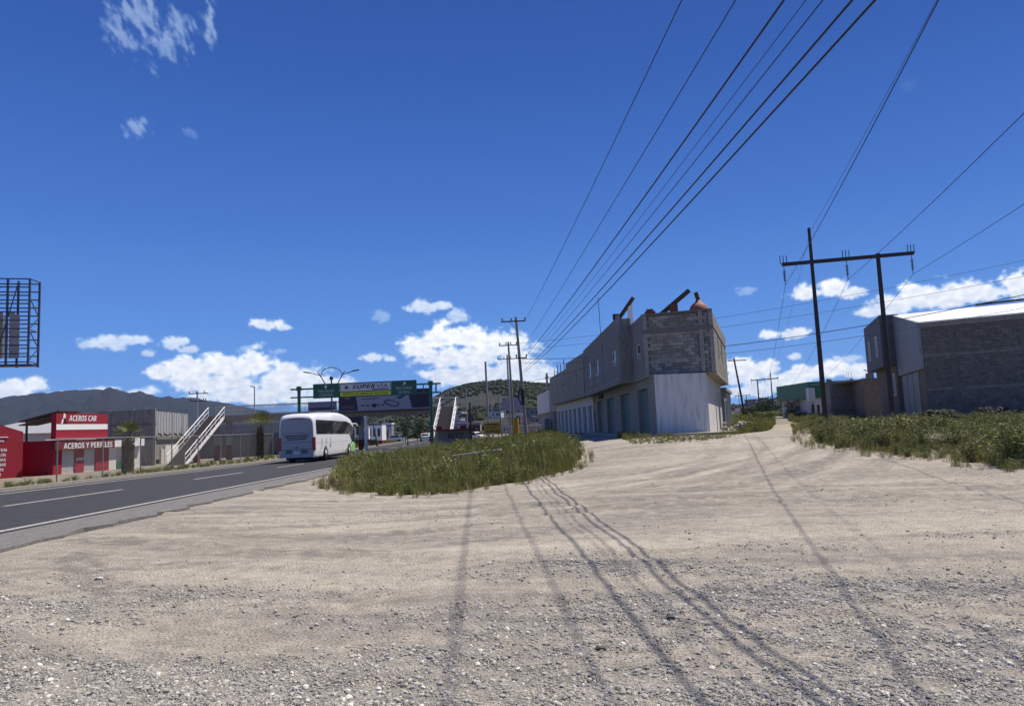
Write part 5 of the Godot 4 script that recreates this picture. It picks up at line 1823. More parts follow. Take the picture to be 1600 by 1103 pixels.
func poles() -> void:
	var b: B
	var o := utility_pole("tall grey utility pole nearest the camera at the end of the grass island", Vector3(1.15, gy(1.1, 75) - 0.1, -75), Vector3(0.55, 12.95, -75), 0.2, 0.13, [[0.965, -1.55, 0.95, [-1.45, -0.5, 0.9]], [0.67, -0.35, 0.75, [-0.3, 0.7]]], M.pole_concrete)
	b = B.new()
	var h := Vector3(-0.6, 12.9, 0)
	b.beam(h * 0.965 + Vector3(-0.8, 0, 0.1), h * 0.9, 0.04, 0.04)
	put("arm_brace", b, M.timber, o)
	b = B.new()
	b.tube([h * 0.3 + Vector3(-0.2, 0, 0.1), h * 0.36 + Vector3(-0.5, 0, 0.1), h * 0.44 + Vector3(-0.2, 0, 0.15)], 0.07, 6)
	put("cable_loop", b, M.wire, o)
	b = B.new()
	b.tube([h * 0.3 + Vector3(-0.02, 0, 0.24), h * 0.42 + Vector3(-0.02, 0, 0.22)], 0.17, 8)
	put("cable_bundle", b, M.wire, o)
	o = utility_pole("second utility pole with a yellow base behind the grass island", Vector3(-0.1, gy(0, 92) - 0.1, -92), Vector3(-0.42, 12.4, -92), 0.19, 0.12, [[0.965, -1.2, 1.1, [-1.1, -0.3, 0.3, 1.0]]], M.pole_concrete)
	b = B.new()
	b.tube([Vector3(0.2, -0.3, 0.3), Vector3(0.2, 2.9, 0.3)], 0.38, 12)
	put("yellow_sleeve", b, M.ochre, o)
	utility_pole("third utility pole in the row behind the grass island", Vector3(-0.65, -0.4, -110), Vector3(-0.75, 12.6, -110), 0.19, 0.12, [[0.95, -1.5, 1.5, [-1.4, -0.5, 0.5, 1.4]]], M.pole_concrete)
	utility_pole("plain armless concrete pole left of the utility pole row", Vector3(-3.95, -0.4, -110), Vector3(-4.05, 11.7, -110), 0.2, 0.15, [], M.pole_concrete)
	utility_pole("short dark pole beside the small red-roofed booth", Vector3(-5.0, -0.3, -84), Vector3(-5.05, 4.7, -84), 0.11, 0.1, [], M.pole_dark)
	utility_pole("slim pale pole between the yellow board and the dark pole", Vector3(-3.9, -0.4, -130), Vector3(-4.1, 7.2, -130), 0.12, 0.1, [], M.pole_concrete)
	utility_pole("pale pole standing right of the yellow board", Vector3(-1.75, -0.3, -100), Vector3(-2.1, 6.0, -100), 0.12, 0.1, [], M.pole_concrete)
	utility_pole("utility pole with crossarm rising behind the derelict house", Vector3(-42.2, -0.9, -98), Vector3(-42.2, 8.2, -98), 0.13, 0.1, [[0.97, -1.1, 1.5, [-1.0, 0.0, 1.0]], [0.86, -0.9, 1.3, [-0.8, 0.9, 1.2]]], M.galvanised)
	utility_pole("wooden pole leaning above the annex roof at the street corner", Vector3(30.0, 1.2, -96), Vector3(29.0, 9.5, -96), 0.15, 0.1, [[0.96, -0.9, 1.5, []]], M.pole_dark)
	utility_pole("green road-side post under the advert, leaning left", Vector3(-20.0, -0.3, -108), Vector3(-21.2, 5.0, -108), 0.1, 0.08, [], M.post_green)
	utility_pole("slim green post beneath the middle of the advert", Vector3(-15.0, -0.3, -103), Vector3(-15.0, 4.2, -103), 0.09, 0.08, [], M.post_green)
	# H frames
	var hl := ["tall dark H-frame power pole pair standing in the weeds", "small distant H-frame power pole pair at the end of the dirt street", "farthest tiny H-frame power pole pair over the dirt street"]
	var hb := [Vector3(18.9, gy(18.9, 45) - 0.1, -45), Vector3(73.0, gy(73, 220) - 0.3, -220), Vector3(122.0, 3.5, -400)]
	for k in 3:
		o = thing("h_frame_pylon", hl[k], "power pole", hb[k], "H-frame power poles")
		var y := 13.3 - 0.75
		var fat := 1.0 if k == 0 else 1.4
		var tall := 12.55 if k < 2 else 12.0
		b = B.new()
		if k != 1: b.tube([Vector3(0, -0.7, 0), Vector3(-0.04, tall, 0)], 0.17 * fat, 10, 0.09 * fat)
		else: b.tube([Vector3(4.1, -0.7, 0), Vector3(4.06, tall, 0)], 0.17 * fat, 10, 0.09 * fat)
		put("pole", b, M.pole_dark, o)
		b = B.new()
		if k != 1: b.tube([Vector3(4.1, -0.7, 0), Vector3(4.1, 10.75, 0)], 0.17 * fat, 10, 0.12 * fat)
		else: b.tube([Vector3(0, -0.7, 0), Vector3(0, 10.2, 0)], 0.17 * fat, 10, 0.12 * fat)
		put("pole", b, M.pole_dark, o)
		b = B.new()
		var ya := 10.35
		b.beam(Vector3(-1.95, ya - 0.08, 0.15), Vector3(6.25, ya + 0.3, 0.15), 0.13, 0.22 * fat)
		var arm := put("crossarm", b, M.pole_dark, o)
		for s in [-1.85, 2.05, 6.1]:
			var yy: float = ya + 0.1 + (s - 2.0) * 0.046
			for q in 3:
				b = B.new()
				b.tube([Vector3(s - 0.2 + q * 0.2, yy, 0.15), Vector3(s - 0.2 + q * 0.2, yy + 0.55, 0.15)], 0.025 * fat, 5)
				put("pin", b, M.pole_dark, arm)
			b = B.new()
			b.tube([Vector3(s, yy - 0.1, 0.15), Vector3(s, yy - 1.3, 0.15)], 0.022, 5)
			for q in 7:
				b.lathe(Vector3(s, yy - 1.05 + q * 0.1, 0.15), [Vector2(0.02, 0.0), Vector2(0.09 * fat, 0.01), Vector2(0.07, 0.05), Vector2(0.02, 0.06)], 8)
			put("insulator_string", b, M.insulator, arm)

func wires() -> void:
	# row along the lot: slope in plan 0.05
	var spec := [
		["leftmost overhead cable crossing the sky, strung alone", 1.5, 12.55, 0.014, 0.55, 11.7],
		["second overhead cable from the left across the sky", 1.62, 9.65, 0.012, 0.25, 9.75],
		["thick third overhead cable from the left across the sky", 1.5, 8.45, 0.02, 0.55, 8.6],
		["thin overhead cable close behind the thick third one", 1.6, 8.3, 0.007, 0.6, 8.25],
		["fourth overhead cable, in the middle of the cable bundle", 1.56, 7.75, 0.010, 0.6, 8.0],
		["thick overhead cable second from the right of the bundle", 1.56, 7.45, 0.018, 0.65, 7.5],
		["rightmost thick overhead cable of the bundle on the pole", 1.56, 7.2, 0.018, 0.7, 7.2],
	]
	for s in spec:
		var x1: float = s[1] + 0.05 * 97.0
		cable(s[0], [Vector3(s[1] - 0.45 if s[2] < 12 else s[1], s[2], -75), Vector3(x1, s[5] + s[4] * 0.3, 22)], s[3], [s[4]], "overhead cables on the pole row")
	# H-frame line
	var hs := [["left H-frame cable hanging from the leftmost insulator string", 17.05, 9.68, 9.75], ["middle H-frame cable hanging from the middle insulator string", 20.95, 9.86, 9.75], ["right H-frame cable hanging from the right insulator string", 25.0, 10.04, 9.9]]
	for s in hs:
		cable(s[0], [Vector3(s[1] + 56.0, 9.6, -220), Vector3(s[1], s[2], -44.85), Vector3(s[1] - 0.28 * 70.0, s[3], 25)], 0.013, [3.5, 0.7], "cables of the H-frame line")
	cable("thin earth cable from the top of the tall H-frame pole", [Vector3(75.0, 12.8, -220), Vector3(18.86, 12.9, -45), Vector3(-0.2, 12.8, 25)], 0.008, [3.0, 0.5], "cables of the H-frame line")
	# cables across the street, pole to pole
	var cr := [
		["dark thick cable crossing the street in front of the block building", Vector3(0.95, 8.6, -74.9), Vector3(40.0, 9.9, -38.0), 0.026, 1.7],
		["thin cable crossing the street just under the dark thick one", Vector3(0.95, 8.2, -74.9), Vector3(40.0, 9.0, -38.0), 0.014, 1.7],
		["highest thin cable crossing the street past the H-frame", Vector3(0.8, 10.2, -74.9), Vector3(44.0, 12.6, -42.0), 0.012, 1.0],
		["second highest thin cable crossing the street past the H-frame", Vector3(0.85, 9.6, -74.9), Vector3(44.0, 11.4, -42.0), 0.012, 1.0],
		["low thin cable from the near pole to the shuttered street", Vector3(0.9, 6.2, -74.9), Vector3(7.3, 6.8, -63.0), 0.02, 0.2],
		["lowest thin cable from the near pole to the tan building", Vector3(0.9, 5.4, -74.9), Vector3(6.2, 6.3, -83.0), 0.02, 0.2],
	]
	for c in cr:
		cable(c[0], [c[1], c[2]], c[3], [c[4]], "cables across the street")

func fence() -> void:
	var o := thing("chain_link_fence", "grey chain-link fence on slim posts along the far roadside", "fence", Vector3(-28, -0.4, -60))
	var b: B
	var xf := func(d: float) -> float: return -27.9
	var d := 45.0
	while d < 86.0:
		b = B.new()
		b.tube([Vector3(-27.9, gy(-27.9, d) - 0.3, -d), Vector3(-27.9, gy(-27.9, d) + 2.6, -d)], 0.045, 7)
		putw("post", b, M.fence_grey, o)
		d += 5.0
	b = B.new()
	b.tube([Vector3(-27.9, gy(-27.9, 45) + 2.6, -44.8), Vector3(-27.9, gy(-27.9, 60) + 2.6, -60), Vector3(-27.9, gy(-27.9, 85) + 2.6, -85.2)], 0.04, 6)
	putw("top_rail", b, M.fence_grey, o)
	b = B.new()
	d = 45.0
	while d < 85.0:
		for s in [-1.0, 1.0]:
			var a := Vector3(-27.9 + 0.004 * s, gy(-27.9, d) + (0.05 if s > 0 else 2.45), -d)
			var e := Vector3(-27.9 + 0.004 * s, gy(-27.9, d + 2.4) + (2.45 if s > 0 else 0.05), -d - 2.4)
			if d + 2.4 < 85.1: b.tube([a, e], 0.0035, 3)
		d += 0.16
	var net := putw("wire_netting", b, M.fence_grey, o)
	net.set_meta("kind", "stuff")

func car(called: String, label: String, at: Vector3, turn: float, m: Material, group := "") -> void:
	var o := thing(called, label, "car", at, group, turn)
	var b := B.new()
	var prof := PackedVector2Array([Vector2(-2.1, 0.35), Vector2(2.1, 0.35), Vector2(2.15, 0.75), Vector2(1.9, 0.92), Vector2(1.0, 1.0), Vector2(0.45, 1.45), Vector2(-1.2, 1.5), Vector2(-1.9, 1.0), Vector2(-2.15, 0.9)])
	b.plate(Vector3(0.85, 0, 0), Vector3(0, 0, -1), Vector3.UP, prof, 1.7)
	put("body", b, m, o)
	b = B.new()
	b.plate(Vector3(0.86, 0, 0), Vector3(0, 0, -1), Vector3.UP, PackedVector2Array([Vector2(0.8, 1.0), Vector2(0.38, 1.38), Vector2(-1.15, 1.42), Vector2(-1.65, 1.0)]), 1.72)
	put("side_window", b, M.glass_dark, o)
	b = B.new()
	b.span(Vector3(-0.72, 0.98, 1.3), Vector3(0.72, 1.38, 1.86))
	put("rear_window", b, M.glass_dark, o)
	for x in [-0.8, 0.8]:
		for z in [-1.3, 1.3]:
			b = B.new()
			b.tube([Vector3(x - 0.1, 0.32, z), Vector3(x + 0.1, 0.32, z)], 0.32, 14)
			put("wheel", b, M.rubber, o)
		b = B.new()
		b.span(Vector3(x - 0.14, 0.72, 2.0), Vector3(x + 0.04, 0.9, 2.17))
		put("tail_light", b, M.tail_red, o)

func roadside() -> void:
	var b: B
	# booth on the island
	var o := thing("booth", "small grey booth with thin red roof and scrawled graffiti on the island", "booth", Vector3(-5.8, -0.15, -70))
	b = B.new()
	b.span(Vector3(-7.35, -0.5, -71.8), Vector3(-4.35, 1.62, -70))
	putw("wall", b, M.booth_wall, o)
	b = B.new()
	b.span(Vector3(-8.6, 1.62, -72.4), Vector3(-3.7, 1.76, -69.4))
	putw("roof", b, M.maroon, o)
	for x in [-7.2, -4.9]:
		b = B.new()
		b.span(Vector3(x - 0.3, 1.76, -70.4), Vector3(x + 0.3, 2.05, -69.9))
		putw("roof_block", b, M.maroon, o)
	b = B.new()
	b.span(Vector3(-4.36, 0.0, -71.4), Vector3(-4.33, 1.5, -70.5))
	putw("door", b, M.black, o)
	b = B.new()
	b.span(Vector3(-7.3, -0.3, -70.0), Vector3(-4.4, 0.65, -69.985))
	putw("painted_base", b, M.purple_grey, o)
	letters("WTZ", o, Vector3(-5.7, 1.1, -69.98), Vector3.RIGHT, 1.5, 0.5, M.graffiti, false, 0.1)
	# yellow board
	o = thing("yellow_board", "weathered yellow notice board with dark lettering on the grass island", "sign", Vector3(-1.9, 0, -62))
	b = B.new()
	b.span(Vector3(-2.62, 1.22, -62.05), Vector3(-1.2, 2.15, -62))
	putw("board", b, M.ochre, o)
	for x in [-2.4, -1.4]:
		b = B.new()
		b.beam(Vector3(x, -0.4, -62.1), Vector3(x, 2.1, -62.1), 0.07, 0.07)
		putw("leg", b, M.rust, o)
	letters("LLANTAS", o, Vector3(-1.9, 1.42, -61.99), Vector3.RIGHT, 1.2, 0.2, M.ink)
	b = B.new()
	b.span(Vector3(-2.4, 1.68, -62), Vector3(-1.5, 1.76, -61.99))
	b.span(Vector3(-2.5, 1.92, -62), Vector3(-1.3, 2.02, -61.99))
	putw("worn_writing", b, M.timber, o)
	# horizontal rail lying in the island
	o = thing("grey_rail", "low grey metal rail lying across the grass island", "rail", Vector3(-1.3, 0.35, -29))
	b = B.new()
	b.tube([Vector3(-2.6, 0.55, -30.3), Vector3(-0.6, 0.75, -29.6)], 0.06, 8)
	putw("bar", b, M.galvanised, o)
	for p in [Vector3(-2.4, 0.57, -30.2), Vector3(-0.8, 0.73, -29.7)]:
		b = B.new()
		b.tube([p, Vector3(p.x, -0.2, p.z)], 0.05, 6)
		putw("leg", b, M.galvanised, o)
	car("parked_car", "white car on the far road beside the right gantry post", Vector3(-18.0, -0.2, -148), 0.1, M.car_white, "far cars")
	car("parked_car", "dark car on the far road right of the white one", Vector3(-14.6, -0.2, -135), 0.0, M.car_dark, "far cars")
	car("parked_car", "white pickup parked behind the booth roof's right end", Vector3(-7.0, -0.2, -112), 1.2, M.car_white, "far cars")
	car("parked_car", "white car among the trees left of the far white car", Vector3(-24.5, -0.3, -150), 1.3, M.car_white, "far cars")
	# buildings beyond the bus
	o = thing("white_hoarding", "bright white hoarding beyond the bus front", "building", Vector3(-27, -0.3, -118))
	b = B.new()
	b.span(Vector3(-29.5, 0.6, -119), Vector3(-23.4, 2.6, -118))
	putw("panel", b, M.white_paint, o)
	b = B.new()
	b.span(Vector3(-29.0, -0.8, -119), Vector3(-23.5, 0.6, -118.3))
	putw("wall", b, M.render_tan, o)
	o = thing("blue_white_shop", "pale blue and white shop front beside the bridge pier", "building", Vector3(-21, -0.3, -122))
	b = B.new()
	b.span(Vector3(-24.4, 0.5, -126), Vector3(-22.0, 3.0, -122))
	putw("upper_wall", b, M.white_paint, o)
	b = B.new()
	b.span(Vector3(-24.3, -0.7, -125.8), Vector3(-22.1, 0.5, -122.2))
	putw("lower_wall", b, M.maroon, o)
	for k in 3:
		b = B.new()
		b.span(Vector3(-24.2 + k * 0.75, 1.2, -122.05), Vector3(-23.8 + k * 0.75, 2.5, -121.95))
		putw("window", b, M.ink_blue, o)
	o = thing("purple_tower", "narrow purplish tower block among the roadside trees", "building", Vector3(-26, -0.3, -150))
	b = B.new()
	b.span(Vector3(-27.0, -0.8, -153), Vector3(-25.1, 3.4, -150))
	putw("wall", b, M.purple_grey, o)
	b = B.new()
	b.span(Vector3(-27.1, 3.4, -153.1), Vector3(-25.0, 3.7, -149.9))
	putw("cornice", b, M.white_paint, o)
	for k in 3:
		b = B.new()
		b.span(Vector3(-26.7 + k * 0.55, 0.2, -150.05), Vector3(-26.45 + k * 0.55, 2.9, -149.95))
		putw("window_strip", b, M.sign_grey, o)
	o = thing("rust_fence", "rusty brown sheet fence by the bridge pier", "fence", Vector3(-23, -0.4, -112))
	for k in 8:
		b = B.new()
		b.span(Vector3(-24.3 + k * 0.42, -0.7, -112), Vector3(-23.92 + k * 0.42, 0.75 + 0.06 * (k % 3), -111.95))
		putw("sheet", b, M.rust, o)
	# dark wall under the bridge end
	o = thing("dark_yard_wall", "long dark yard wall behind the chain-link fence under the footbridge", "wall", Vector3(-38, -0.8, -100))
	b = B.new()
	b.span(Vector3(-46.0, -1.0, -102), Vector3(-26.5, 2.2, -101.6))
	putw("wall", b, M.dark_panel, o)
	b = B.new()
	b.span(Vector3(-44.0, 2.2, -104), Vector3(-28.5, 3.7, -101.8))
	putw("upper_wall", b, M.grey_panel, o)
	o = thing("raised_hoarding", "raised grey hoarding on legs behind the yellow-based pole", "billboard", Vector3(0, 0, -160))
	b = B.new()
	b.span(Vector3(-2.6, 5.4, -160.3), Vector3(1.9, 8.2, -160))
	putw("panel", b, M.purple_grey, o)
	b = B.new()
	b.span(Vector3(-2.2, -0.6, -160.4), Vector3(-1.9, 5.4, -160.1))
	b.span(Vector3(1.2, -0.6, -160.4), Vector3(1.5, 5.4, -160.1))
	putw("leg", b, M.galvanised, o)
	o = thing("pale_yard_wall", "long pale block wall left of the shuttered street", "wall", Vector3(3, 0, -125))
	for k in 6:
		b = B.new()
		b.span(Vector3(-1.2 + k * 1.2, -0.5, -126), Vector3(-0.08 + k * 1.2, 1.9, -125.7))
		putw("panel", b, M.concrete, o)
	b = B.new()
	b.span(Vector3(-1.3, 1.9, -126.1), Vector3(6.0, 2.05, -125.6))
	putw("coping", b, M.white_wall, o)


# ---------------------------------------------------------------- plants and loose stones
func tuft(sd: int, n: int, h0: float, h1: float, spread: float, lean: float, c0: Color, c1: Color, width := 0.012) -> ArrayMesh:
	var r := RandomNumberGenerator.new()
	r.seed = sd
	var b := B.new()
	for k in n:
		var a := r.randf() * TAU
		var p := Vector3(cos(a), 0, sin(a)) * spread * sqrt(r.randf())
		var h := r.randf_range(h0, h1)
		var la := r.randf() * TAU
		var ln := Vector3(cos(la), 0, sin(la)) * lean * h * r.randf_range(0.3, 1.0)
		var side := Vector3(-sin(la), 0, cos(la)).rotated(Vector3.UP, r.randf_range(-0.6, 0.6)) * width * r.randf_range(0.7, 1.4)
		var q := p + Vector3(0, h * 0.6, 0) + ln * 0.35
		var t := p + Vector3(0, h, 0) + ln
		b.col = c0.lerp(c1, r.randf())
		b.quad(q - side * 0.8, q + side * 0.8, p + side, p - side)
		b.tri(q - side * 0.8, t, q + side * 0.8)
	return b.mesh()

# a bushy weed: stems that fork into sprays of small leaves, some with pale flower heads
func weed(sd: int, stems: int, h: float, wide: float, leaf: float, c0: Color, c1: Color, flower: Color, fl := 0.0, per := 16) -> ArrayMesh:
	var r := RandomNumberGenerator.new()
	r.seed = sd
	var b := B.new()
	for k in stems:
		var a := r.randf() * TAU
		var out := Vector3(cos(a), 0, sin(a)) * wide * r.randf_range(0.15, 1.0)
		var hh := h * r.randf_range(0.55, 1.0)
		var tip := out + Vector3(0, hh, 0)
		b.col = c0 * 0.8
		b.tube([Vector3(out.x * 0.15, 0, out.z * 0.15), out * 0.55 + Vector3(0, hh * 0.55, 0), tip], 0.007, 3, 0.003)
		for q in per:
			var t := r.randf_range(0.12, 1.0)
			var p := (out * 0.1).lerp(tip, t) + Vector3(r.randfn(), r.randfn() * 0.6, r.randfn()) * wide * 0.2
			p.y = maxf(p.y, 0.02)
			var ax := Vector3(r.randfn(), r.randfn() * 0.5 + 0.3, r.randfn()).normalized()
			var bx := ax.cross(Vector3(r.randfn(), r.randfn(), r.randfn())).normalized()
			var s := leaf * r.randf_range(0.6, 1.3)
			b.col = c0.lerp(c1, r.randf())
			if r.randf() < fl and t > 0.7:
				b.col = flower
				s *= 0.6
				bx *= 2.0
			b.quad(p - ax * s, p + bx * s * 0.32, p + ax * s, p - bx * s * 0.32)
	return b.mesh()

func scatter(poly: PackedVector2Array, per_m2: float, sd: int, keep = null) -> Array:
	var r := RandomNumberGenerator.new()
	r.seed = sd
	var lo := poly[0]
	var hi := poly[0]
	for p in poly:
		lo = lo.min(p)
		hi = hi.max(p)
	var out := []
	for k in int((hi.x - lo.x) * (hi.y - lo.y) * per_m2):
		var p := Vector2(r.randf_range(lo.x, hi.x), r.randf_range(lo.y, hi.y))
		if Geometry2D.is_point_in_polygon(p, poly) and (keep == null or keep.call(p, r.randf())):
			out.append(p)
	return out

func plant(called: String, meshes: Array, spots: Array, s0: float, s1: float, sd: int, label := "", category := "", size = null) -> void:
	var r := RandomNumberGenerator.new()
	r.seed = sd
	for m in meshes.size():
		var xf := []
		var cols := []
		for k in range(m, spots.size(), meshes.size()):
			var p: Vector2 = spots[k]
			var s := r.randf_range(s0, s1)
			if size != null: s *= size.call(p)
			var bs := Basis(Vector3.UP, r.randf() * TAU).scaled(Vector3(s, s * r.randf_range(0.8, 1.2), s))
			xf.append(Transform3D(bs, Vector3(p.x, ground_y(p.x, p.y) - 0.01, -p.y)))
			var t := r.randf_range(0.75, 1.15)
			cols.append(Color(t * r.randf_range(0.92, 1.12), t, t * 0.95))
		if xf.is_empty(): continue
		var o := stuff(called, meshes[m], M.leaf, xf, cols)
		if label: tag(o, label, category, label)

func plants() -> void:
	var lm := plain("leaf", Color.WHITE, 0.7)
	lm.vertex_color_use_as_albedo = true
	lm.backlight_enabled = true
	lm.backlight = lin(0.32, 0.34, 0.12)
	lm.metallic_specular = 0.3
	var green := []
	var dry := []
	for k in 4:
		green.append(tuft(100 + k, 26, 0.22, 0.62, 0.16, 0.55, Color(0.12, 0.145, 0.04), Color(0.28, 0.275, 0.105), 0.006))
		dry.append(tuft(120 + k, 22, 0.15, 0.6, 0.16, 0.7, Color(0.24, 0.205, 0.1), Color(0.44, 0.37, 0.22), 0.005))
	var bush := []
	var flow := []
	for k in 4:
		bush.append(weed(140 + k, 13, 0.62, 0.34, 0.05, Color(0.1, 0.13, 0.04), Color(0.22, 0.23, 0.095), Color(0.5, 0.48, 0.3), 0.02, 26))
		flow.append(weed(160 + k, 11, 0.55, 0.3, 0.045, Color(0.1, 0.125, 0.04), Color(0.2, 0.21, 0.085), Color(0.72, 0.7, 0.52), 0.42, 24))
	var feather := []
	for k in 4:
		feather.append(weed(180 + k, 18, 0.85, 0.45, 0.055, Color(0.135, 0.15, 0.06), Color(0.285, 0.285, 0.15), Color(0.55, 0.53, 0.4), 0.03, 34))
	var pale := [weed(199, 16, 0.6, 0.45, 0.05, Color(0.2, 0.2, 0.12), Color(0.42, 0.4, 0.28), Color(0.8, 0.78, 0.68), 0.75, 34)]
	var island := PackedVector2Array([Vector2(-5.9, 23.7), Vector2(-4.6, 20.5), Vector2(-3.4, 18.9), Vector2(-2.1, 18.9), Vector2(-1.2, 19.9), Vector2(0.4, 22.2), Vector2(1.8, 25), Vector2(2.6, 31), Vector2(2.7, 40), Vector2(3.4, 55), Vector2(4.2, 72), Vector2(4.6, 100), Vector2(-7.5, 100), Vector2(-7.6, 70), Vector2(-7.1, 45), Vector2(-6.6, 30)])
	var thin := func(p: Vector2, q: float) -> bool: return q < clampf(26.0 / p.y, 0.25, 1.0)
	var rim := func(p: Vector2) -> float: return lerpf(0.62, 1.12, S(19.0, 27.0, p.y - 0.3 * p.x)) * (0.85 + 0.85 * gn1.get_noise_2d(p.x * 0.8, p.y * 0.8))
	plant("island_grass", green, scatter(island, 48.0, 1, thin), 0.7, 1.25, 2, "green grass growing over the roadside island", "grass", rim)
	plant("island_dry_grass", dry, scatter(island, 34.0, 3, func(p: Vector2, q: float) -> bool: return thin.call(p, q) and gn1.get_noise_2d(p.x * 0.5 + 60, p.y * 0.5) > -0.15 + 0.018 * (p.y - 30)), 0.6, 1.2, 4, "dry straw grass among the green of the island", "grass", rim)
	plant("island_weeds", bush, scatter(island, 2.2, 5, thin), 0.6, 1.25, 6, "leafy weeds growing on the roadside island", "weeds", rim)
	plant("island_flowers", flow, scatter(island, 6.5, 7, func(p: Vector2, q: float) -> bool: return thin.call(p, q) and gn1.get_noise_2d(p.x * 0.4 + 15, p.y * 0.25) > 0.0), 0.6, 1.1, 8, "pale flowering weeds scattered on the roadside island", "weeds", rim)
	for q in Geometry2D.offset_polygon(island, 0.7):
		var edge := func(p: Vector2, s: float) -> bool: return not Geometry2D.is_point_in_polygon(p, island) and p.y < 60.0 and gn2.get_noise_2d(p.x * 1.3, p.y * 1.3) > 0.02
		plant("island_edge_grass", dry + green, scatter(q, 16.0, 9, edge), 0.25, 0.6, 10, "low grass creeping out from the rim of the roadside island", "grass")
	var stalk := []
	for k in 3:
		stalk.append(tuft(210 + k, 7, 0.75, 1.25, 0.22, 0.35, Color(0.22, 0.2, 0.09), Color(0.42, 0.36, 0.2), 0.005))
	plant("island_tall_stalks", stalk, scatter(island, 1.6, 41, thin), 0.6, 1.0, 42, "tall dry stalks standing above the island grass", "grass")
	var right := PackedVector2Array([Vector2(12.1, 17.9), Vector2(12.5, 20.6), Vector2(12.0, 23.5), Vector2(11.8, 27.5), Vector2(12.5, 31.2), Vector2(15.0, 37.5), Vector2(17.5, 44), Vector2(24, 62), Vector2(31.5, 86), Vector2(36, 88), Vector2(31, 62), Vector2(28.6, 53), Vector2(35.5, 48.4), Vector2(45, 43), Vector2(45, 17), Vector2(24, 14.5), Vector2(16, 16.5)])
	var big := func(p: Vector2) -> float: return (0.62 + 1.0 * gn1.get_noise_2d(p.x * 0.5 + 9, p.y * 0.5) + 0.4 * gn2.get_noise_2d(p.x * 0.8, p.y * 0.8)) * (0.45 if p.y - 0.25 * p.x < 15.6 else 1.0) * lerpf(0.95, 0.62, S(30, 46, p.y + 0.3 * (24.0 - p.x)))
	plant("field_weeds", feather, scatter(right, 4.0, 11), 0.65, 1.15, 12, "tall feathery weeds filling the lot before the warehouse", "weeds", big)
	plant("field_bushes", bush, scatter(right, 1.6, 13), 0.7, 1.4, 14, "leafy green weeds filling the lot before the warehouse", "weeds", big)
	plant("field_grass", green, scatter(right, 14.0, 15), 0.6, 1.1, 16, "green grass between the weeds before the warehouse", "grass", big)
	plant("field_dry_grass", dry, scatter(right, 14.0, 17), 0.6, 1.1, 18, "straw coloured grass between the weeds before the warehouse", "grass", big)
	plant("field_tall_stalks", stalk, scatter(right, 1.6, 43), 0.6, 1.0, 44, "tall dry stalks standing above the weeds before the warehouse", "grass", big)
	for q in Geometry2D.offset_polygon(right, 0.9):
		var edge := func(p: Vector2, s: float) -> bool: return not Geometry2D.is_point_in_polygon(p, right) and p.y < 60.0 and gn2.get_noise_2d(p.x * 1.1, p.y * 1.1) > 0.0
		plant("field_edge_grass", dry + green, scatter(q, 14.0, 21, edge), 0.25, 0.65, 22, "low grass along the rim of the weedy lot", "grass")
	for k in 2:
		var c: Vector2 = [Vector2(15.1, 26.0), Vector2(22.3, 43.5)][k]
		var cl := PackedVector2Array()
		for q in 10: cl.append(c + Vector2(cos(q * TAU / 10) * 1.5, sin(q * TAU / 10) * 0.55))
		plant("white_flower_patch", pale, scatter(cl, 7.0, 19 + k), 0.6, 0.95, 20 + k, ["patch of white flowering weeds at the right before the warehouse", "white flowering weeds at the foot of the H-frame pole"][k], "weeds")
	var corner := PackedVector2Array([Vector2(5.6, 36), Vector2(6.9, 33.6), Vector2(9.2, 34.8), Vector2(12, 39.2), Vector2(14.8, 43.6), Vector2(24.5, 70), Vector2(21, 70.5), Vector2(17.8, 60), Vector2(14.3, 46), Vector2(13.5, 43.2), Vector2(12.3, 41.5), Vector2(10.8, 40.9), Vector2(8.9, 41.1), Vector2(7.2, 42.2), Vector2(6.4, 46)])
	var low := func(p: Vector2) -> float: return 0.26 if p.y < 41.0 else lerpf(0.6, 1.25, S(42, 50, p.y))
	plant("corner_grass", green, scatter(corner, 22.0, 23), 0.7, 1.2, 24, "short green grass at the foot of the white corner wall", "grass", low)
	plant("corner_weeds", bush, scatter(corner, 3.0, 25, func(p: Vector2, q: float) -> bool: return p.y > 43.0), 0.6, 1.3, 26, "green weeds along the street side of the block building", "weeds", low)
	plant("corner_dry_grass", dry, scatter(corner, 4.0, 27), 0.5, 1.0, 28, "straw grass by the street side of the block building", "grass", low)
	var verge := PackedVector2Array([Vector2(-18.6, 20), Vector2(-28, 20), Vector2(-29, 95), Vector2(-21, 95)])
	plant("verge_dry_grass", dry, scatter(verge, 5.0, 29, func(p: Vector2, q: float) -> bool: return gn1.get_noise_2d(p.x * 0.6, p.y * 0.4) > -0.1), 0.2, 0.45, 30, "sparse dry grass on the verge across the road", "grass")
	plant("verge_weeds", bush, scatter(verge, 0.5, 31), 0.3, 0.7, 32, "scattered weeds on the verge across the road", "weeds")
	var back := PackedVector2Array([Vector2(-21, 95), Vector2(-30, 95), Vector2(-38, 160), Vector2(-24, 160)])
	plant("verge_far_grass", green, scatter(back, 3.0, 33), 0.8, 1.4, 34, "green grass on the verge beyond the bus", "grass")
	var street := PackedVector2Array([Vector2(24.5, 70), Vector2(21, 70.5), Vector2(38, 130), Vector2(60, 200), Vector2(66, 200), Vector2(42, 125)])
	plant("street_side_weeds", feather, scatter(street, 0.9, 35), 0.55, 1.0, 36, "weeds along the left edge of the far dirt street", "weeds")
	var street2 := PackedVector2Array([Vector2(33, 88), Vector2(37, 88), Vector2(60, 150), Vector2(74, 190), Vector2(62, 180)])
	plant("street_far_weeds", feather, scatter(street2, 0.8, 37), 0.6, 1.1, 38, "weeds along the right edge of the far dirt street", "weeds")

